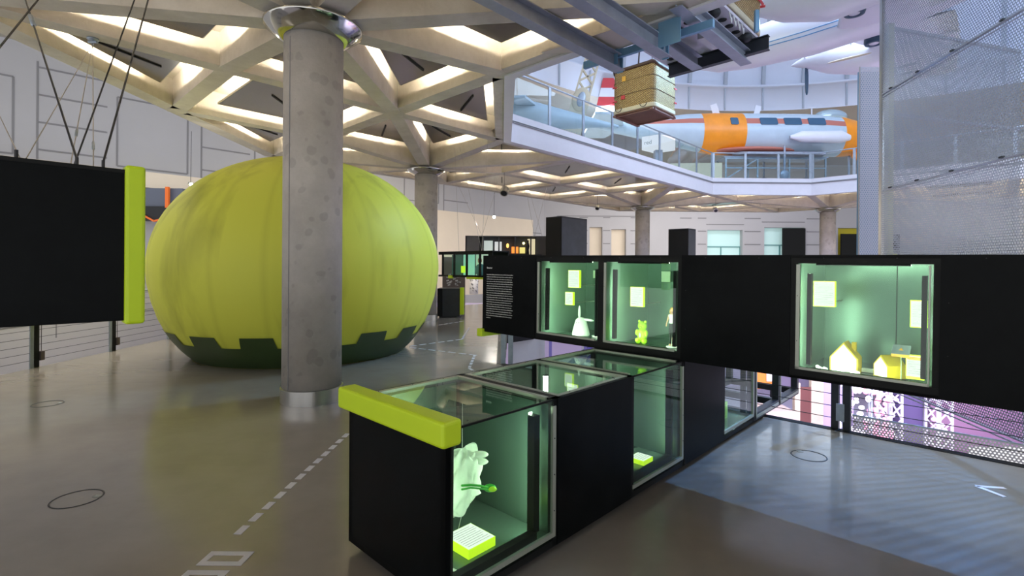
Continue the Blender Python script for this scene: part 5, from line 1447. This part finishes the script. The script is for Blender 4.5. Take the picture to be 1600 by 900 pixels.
# dark box with lime edge
t = thing('lime_edged_box', 'dark blue-grey floor box with a lime vertical edge beside the second column', 'display box', (-2.0, 15.7, 0))
part('box_body', MB().box(-2.3, -1.60, 15.62, 16.3, .04, .90), 'blued', t)
part('base', MB().box(-2.25, -1.7, 15.66, 16.2, 0, .05), 'dark', t)
part('side_strip', MB().box(-2.3, -2.14, 15.60, 15.62, .04, .90), 'blackm', t)
part('edge_bar', MB().box(-1.60, -1.48, 15.58, 15.74, .10, .93), 'lime', t)
t = thing('brown_display_panel', 'dark brown panel printed with a pale cluster of shapes behind the lime-edged box', 'panel', (-2.0, 19.8, 0))
part('panel_sheet', MB().box(-2.75, -1.86, 20, 20.15, 0, 1.95), 'brown', t)
m_ = MB(); rr = random.Random(5)
for k in range(24):
    x, z = -2.35+rr.uniform(-.25, .25), 1.05+rr.uniform(-.22, .2); m_.bar((x, 19.99, z), (x+.10, 19.99, z-.03*rr.choice((-1, 1))), .01, .05)
m_.box(-2.62, -2.5, 19.985, 20, .55, .57); m_.box(-2.62, -2.52, 19.985, 20, .42, .47)
part('printed_pattern', m_, 'wall', t)
t = thing('patterned_cylinder', 'white cylinder stool with a black squiggle pattern near the far wall', 'stool', (-2.18, 29, 0))
part('cylinder_body', MB().lathe([(0, 0), (.25, 0), (.25, 1.2), (0, 1.2)], (-2.18, 29, 0), 24), 'white', t)
m_ = MB()
for k in range(22):
    a_ = -1.57+rr.uniform(-1.2, 1.2); z = rr.uniform(.05, 1.1); m_.tube([(-2.18+.255*math.cos(a_+.15*q), 29+.255*math.sin(a_+.15*q), z+.05*math.sin(q*2)) for q in range(4)], .012, 4)
part('squiggle_print', m_, 'dark', t)
# long shelf case far back
t = thing('long_hanging_showcase', 'long dark hanging showcase with small lit exhibits far at the back', 'showcase', (-.2, 20, 2.05))
m_ = MB(); m_.box(-1.85, 1.4, 20.5, 20.55, 2.04, 2.78); m_.box(-1.85, 1.4, 20, 20.55, 2.0, 2.05); m_.box(-1.85, 1.4, 20, 20.55, 2.76, 2.80)
for x in (-1.85, -1.18, -.55, .1, .72, 1.35): m_.box(x, x+.05, 20, 20.55, 2.04, 2.78)
m_.box(-1.85, -1.3, 20, 20.05, 2.04, 2.78); m_.box(.95, 1.4, 20, 20.05, 2.04, 2.76)
part('showcase_body', m_, mat('grey_showcase', (.08, .08, .09), .5), t)
for (x0, x1, z0, z1, c_, e_) in ((-1.18, -.78, 2.10, 2.62, (.55, .62, .58), .7), (-.70, -.42, 2.10, 2.58, (.7, .72, .72), .7), (-.02, .25, 2.12, 2.38, (1, .30, .05), 1.0), (.30, .52, 2.12, 2.36, (.75, .65, .2), .9), (.62, .92, 2.08, 2.70, (.75, .66, .42), .8)):
    part('lit_picture', MB().box(x0, x1, 20.3, 20.33, z0, z1), mat('picture_glow', c_, .5, emit=c_, es=e_), t)
m_ = MB(); m_.ell((-.18, 20.2, 2.42), (.05, .05, .09)); part('glowing_bulb', m_, emat('amber_bulb', (1, .45, .1), 3), t)
m_ = MB().ell((.46, 20.2, 2.52), (.05, .05, .05)); part('small_lamp', m_, emat('yellow_bulb', (1, .9, .3), 4), t)
part('dark_vase', MB().lathe([(0, 0), (.07, 0), (.05, .2), (.08, .35), (.04, .5), (.05, .58)], (.62, 20.2, 2.06), 16), 'dark', t)
m_ = MB()
for (x, x2) in ((-1.2, -2.2), (-1.2, -.6), (.9, .5), (.9, 1.4), (1.2, .6)): m_.tube([(x, 20.2, 2.8), (x2, 20.2, 4.9)], .006, 5)
part('suspension_wire', m_, 'cablel', t)
solo('low_dark_case', MB().prism([(-.1, 16), (.95, 16.2), (.95, 17), (-.1, 17)], 1.45, 1.98), 'blackm', 'low dark case peeking over the top left of the hanging case', 'display case')

# ------------------------------------------------------------------ spotlights
def spot(loc, aim, label, hot=True, size=.09, power=30, col=(1, .93, .82)):
    loc = Vector(loc); aim = Vector(aim); d = (aim-loc).normalized()
    t = thing('spotlight', label, 'spotlight', tuple(loc), 'ceiling spotlights')
    part('lamp_body', MB().tube([loc-d*size*2.2, loc-d*size*1.8, loc-d*size*.2, loc], [size*.55, size, size, size*1.05], 16), 'steel', t)
    part('lens', MB().tube([loc+d*.001, loc+d*.006], size*.8, 16), 'ledhot' if hot else 'dark', t)
    part('mount', MB().tube([loc-d*size, (loc.x, loc.y, max(loc.z+.2, 5.28))], .006, 6), 'blackm', t)
    if hot:
        l = D.lights.new('spot_beam', 'SPOT'); l.energy = power; l.color = col; l.spot_size = R(70); l.spot_blend = .6; l.shadow_soft_size = .05
        o = D.objects.new('spot_beam', l); COL.objects.link(o); o.location = loc+d*.03; o.rotation_euler = d.to_track_quat('-Z', 'Y').to_euler()
spot((-8.9, 14.0, 3.81), (-3.9, 8.5, 1.8), 'bright spotlight flaring at the upper left edge of the ball', True, .06, 250, (1, .95, .8))
spot((-.79, 22, 3.74), (0, 14, 1.2), 'bright spotlight flaring above the long back showcase', True, .08, 200)
spot((-.29, 17, 4.05), (-.8, 15, 2), 'large silver spotlight hanging under the ceiling rib beside the second column', False, .13)
spot((3.69, 22, 4.13), (3, 20, 2), 'small round spotlight under the far coffers left of the far column', False, .09)
spot((9.5, 23.6, 4.25), (9, 20, 2), 'small round spotlight under the far coffers right of the far column', False, .10)
spot((-2.3, 15.6, 4.62), (-2.0, 13, 2), 'small dark spotlight beside the second column top', False, .05)

# orange framed machine by the wall
t = thing('orange_framed_machine', 'dark machine with an orange frame behind the upper left of the ball', 'machine', (-13.4, 19.2, 3.2))
part('machine_body', MB().box(-14.6, -12.4, 19.0, 19.5, 3.75, 4.45), mat('grey_blue_machine', (.12, .14, .19), .5), t)
part('dark_hull', MB().hexa([(-14.1, 18.9, 3.25), (-13.2, 18.9, 3.25), (-13.2, 19.5, 3.25), (-14.1, 19.5, 3.25), (-14.6, 18.9, 3.76), (-12.4, 18.9, 3.76), (-12.4, 19.5, 3.76), (-14.6, 19.5, 3.76)]), 'dark', t)
part('orange_frame', MB().bar((-12.86, 18.85, 3.7), (-12.86, 18.85, 4.48), .12, .1, up=(0, 1, 0)).bar((-14.2, 18.85, 3.65), (-13.35, 18.85, 3.20), .06, .06, up=(0, 1, 0)).bar((-13.35, 18.85, 3.20), (-12.5, 18.85, 3.45), .06, .06, up=(0, 1, 0)), mat('machine_orange', (.9, .18, .02), .45), t)

# ------------------------------------------------------------------ lower hall contents
t = thing('orange_wall_panel', 'orange panel with a white sign on the lower hall wall', 'wall panel', (9.6, 19.5, -4.5))
part('panel', MB().box(9.3, 10.1, 19.4, 19.55, -3.05, -2.3), mat('orange_panel', (.75, .22, .03), .5, emit=(.8, .25, .03), es=.15), t)
part('sign', MB().box(9.78, 10.05, 19.36, 19.4, -2.75, -2.4), 'white', t)
part('legs', MB().box(9.35, 9.42, 19.4, 19.5, -4.5, -3.05).box(9.98, 10.05, 19.4, 19.5, -4.5, -3.05), 'blackm', t)
solo('lower_counter', MB().box(8.7, 9.9, 17.6, 18.7, -4.5, -3.4), mat('cream_counter', (.62, .50, .42), .5), 'cream counter below the orange panel in the lower hall', 'counter')
t = thing('brown_door_unit', 'tall dark brown door unit beside a beige pier in the lower hall', 'door unit', (10.8, 18.5, -4.5))
part('door_leaf', MB().box(10.55, 10.95, 18.45, 18.5, -4.5, -2.75), mat('brown_door', (.16, .06, .05), .4), t)
part('door_frame', MB().box(10.35, 10.55, 18.45, 18.6, -4.5, -2.6).box(10.95, 11.4, 18.45, 18.6, -4.5, -2.3), 'canvas', t)
solo('lilac_partition', MB().box(11.4, 12.6, 18.6, 18.8, -4.5, -1.5), mat('lilac_partition', (.55, .45, .75), .6), 'lilac partition wall to the right of the brown door unit', 'partition')
def truss(x, y, label):
    t = thing('lit_truss_tower', label, 'truss tower', (x, y, -4.5), 'white lit truss towers in the lower hall'); m_ = MB(); s_ = .22
    for dx in (-s_, s_):
        for dy in (-s_, s_): m_.bar((x+dx, y+dy, -4.5), (x+dx, y+dy, -.9), .05, .05)
    for k in range(8):
        z = -4.4+.44*k; f = 1 if k % 2 else -1
        for dy in (-s_, s_): m_.bar((x-s_*f, y+dy, z), (x+s_*f, y+dy, z+.44), .035, .035, up=(0, 1, 0))
        for dx in (-s_, s_): m_.bar((x+dx, y-s_*f, z), (x+dx, y+s_*f, z+.44), .035, .035, up=(1, 0, 0))
    part('lattice', m_, 'planew', t)
    m_ = MB(); rr = random.Random(int(x*10))
    for k in range(26): m_.ell((x+rr.uniform(-.2, .2), y+rr.uniform(-.2, .2), rr.uniform(-4.3, -1.2)), (.07, .07, .06), n=8, m=5)
    part('white_props', m_, mat('white_props', (.8, .75, .9), .5, emit=(.9, .8, 1), es=.5), t)
truss(11.9, 15.9, 'white truss tower filled with white objects left of the dark purple block'); truss(13.2, 15.6, 'white truss tower right of the dark purple block')
solo('dark_purple_block', MB().box(12.2, 12.95, 15.9, 16.6, -4.5, -2.2), 'purple', 'dark purple block between the two white truss towers', 'block')
def cluster(cx, cy, z0, z1, rx, col, es, label, nn=60):
    t = thing('sparkling_display', label, 'display', (cx, cy, z0)); rr = random.Random(int(cx*7)); m_ = MB(); m2 = MB()
    for k in range(nn): m_.ell((cx+rr.uniform(-rx, rx), cy+rr.uniform(-.3, .3), z0+.1+rr.uniform(0, 1)*(z1-z0)), (rr.uniform(.04, .11), .06, rr.uniform(.04, .12)), n=8, m=5)
    part('crystals', m_, mat('crystal_glow', col, .3, emit=col, es=es), t, kind='stuff')
    for x in (-rx, rx): m2.bar((cx+x, cy, z0), (cx+x, cy, z1+.2), .04, .04)
    m2.box(cx-rx, cx+rx, cy-.3, cy+.3, z0, z0+.1); part('stand', m2, 'galv', t)
cluster(10.2, 14.9, -4.5, -1.6, .42, (.95, .9, 1.0), 1.6, 'bright white sparkling display directly right of the railing post')
cluster(11.05, 15.2, -4.5, -2.2, .3, (1.0, .30, .5), 1.0, 'pink glowing display between the white display and the truss tower')
solo('pink_floor_stage', MB().box(9.0, 11.6, 12.0, 13.2, -4.5, -4.2), mat('pink_stage', (.9, .25, .5), .5, emit=(1, .2, .45), es=.5), 'low pink stage on the lower hall floor', 'stage')
solo('white_light_table', MB().box(13.4, 15.4, 14.2, 14.8, -4.5, -3.6), emat('light_table', (.95, .95, 1), 1.3), 'white light table at the far right of the lower hall', 'light table')
solo('purple_display_wall', MB().box(13.6, 16.6, 16.4, 16.6, -4.5, -1.6), mat('maroon_wall', (.20, .12, .20), .5), 'maroon display wall behind the white light table', 'display wall')
t = thing('lilac_staircase', 'lilac lit steel staircase seen under the left part of the hanging case', 'staircase', (1.6, 13, -4.5))
m_ = MB(); m_.bar((1.0, 13, -1.6), (3.4, 13, .4), .08, .25, up=(0, 1, 0)).bar((1.0, 14, -1.6), (3.4, 14, .4), .08, .25, up=(0, 1, 0))
for k in range(9): m_.box(1.0+.27*k, 1.27+.27*k, 13, 14, -1.6+.225*k, -1.56+.225*k)
for x in (1.0, 1.9, 2.8): m_.bar((x, 13, -4.5), (x, 13, .9), .07, .07)
part('stair_frame', m_, mat('violet_steel', (.22, .18, .55), .5), t)
part('white_panel', MB().box(.0, .9, 13.6, 13.7, -4.5, .3).box(2.1, 4.4, 15.0, 15.1, -4.5, .2), 'fascia', t)

# ------------------------------------------------------------------ floor markings and outlets
def tape(label, pts_list, grp='white floor tape dashes'):
    for k, pts in enumerate(pts_list):
        m_ = MB().prism(pts, .0005, .003); solo('floor_dash', m_, 'dot', label, 'floor marking', grp)
dash = []
p0, p1 = Vector((-1.55, 4.80)), Vector((-1.62, 2.98)); L_ = (p1-p0).length; d_ = (p1-p0)/L_; n2 = Vector((d_.y, -d_.x))
s_ = 0
def dq(p, d, ln, w): 
    n2 = Vector((d.y, -d.x)); a, b = p, p+d*ln; return [tuple(a-n2*w/2), tuple(b-n2*w/2), tuple(b+n2*w/2), tuple(a+n2*w/2)][::-1]
while s_ < L_: dash.append(dq(p0+d_*s_, d_, .10, .046)); s_ += .155
tape('short white dash in the dashed line left of the floor case', dash, 'near dashed line')
dash = []
for (a_, b_) in (((-2.02, 10.03), (-1.08, 11.04)), ((-1.08, 11.04), (-1.1, 13.2)), ((-1.99, 9.88), (-.66, 9.07)), ((-.66, 9.07), (-.66, 7.93)), ((-1.96, 13.64), (-1.42, 14.62)), ((-.66, 7.9), (-.2, 6.9))):
    a_, b_ = Vector(a_), Vector(b_); L_ = (b_-a_).length; d_ = (b_-a_)/L_; s_ = 0
    while s_ < L_-.1: dash.append(dq(a_+d_*s_, d_, .16, .045)); s_ += .24
tape('small pale dash of the dashed path on the floor beyond the ball', dash, 'far dashed path')
def frame_mark(x0, x1, y0, y1, sh, label):
    m_ = MB()
    w_ = .035
    def q(x, y): return (x+sh*(y-y0), y)
    for (a, b, c_, d2) in ((x0, x1, y0, y0+w_), (x0, x1, y1-w_, y1), (x0, x0+w_, y0+w_, y1-w_), (x1-w_, x1, y0+w_, y1-w_)):
        m_.prism([q(a, c_), q(b, c_), q(b, d2), q(a, d2)], .0005, .003)
    solo('floor_symbol', m_, 'dot', label, 'floor marking')
frame_mark(-1.67, -1.43, 2.685, 2.815, 0.05, 'white outlined rectangle at the near end of the dashed line')
frame_mark(-1.69, -1.47, 2.50, 2.64, 0.05, 'white outlined rectangle cut by the bottom edge of the picture')
m_ = MB(); m_.prism([(3.44, 3.73), (3.60, 3.665), (3.60, 3.70), (3.50, 3.735)][::-1], .0005, .003)
m_ = MB()
a0_, b0_, c0_ = Vector((3.43, 3.725)), Vector((3.61, 3.69)), Vector((3.47, 3.55))
for e in (b0_, c0_): m_.prism(dq(a0_, (e-a0_).normalized(), (e-a0_).length, .035)[::-1], .0005, .003)
solo('floor_arrow', m_, 'dot', 'small pale chevron arrow on the floor at the lower right', 'floor marking')
solo('floor_dash', MB().prism(dq(Vector((3.68, 3.60)), Vector((.7, -.5)).normalized(), .3, .035)[::-1], .0005, .003), 'dot', 'pale dash beside the chevron arrow at the right picture edge', 'floor marking')
def outlet(x, y, r, label, rz):
    t = thing('floor_outlet', label, 'floor outlet', (x, y, 0), 'round floor outlets')
    part('ring', MB().lathe([(r-.008, .0005), (r-.007, .003), (r+.002, .003), (r+.003, .0005)], (x, y, 0), 48), 'dark', t)
    c, s_ = math.cos(rz), math.sin(rz); p = Vector((x+c*(r-.03), y+s_*(r-.03)))
    part('latch', MB().prism([(p.x-.022, p.y-.018), (p.x+.022, p.y-.018), (p.x+.022, p.y+.018), (p.x-.022, p.y+.018)], .0005, .003), 'ink', t)
outlet(-2.95, 3.44, .145, 'round floor outlet nearest the lower left corner', R(20))
outlet(-5.28, 5.76, .145, 'round floor outlet further back under the left hanging case', R(20))
outlet(2.54, 4.31, .135, 'round floor outlet in the blue light right of the floor case', R(100))
for o in list(D.objects):
    if '_base' in o: del o['_base']
print('objects', len(D.objects))
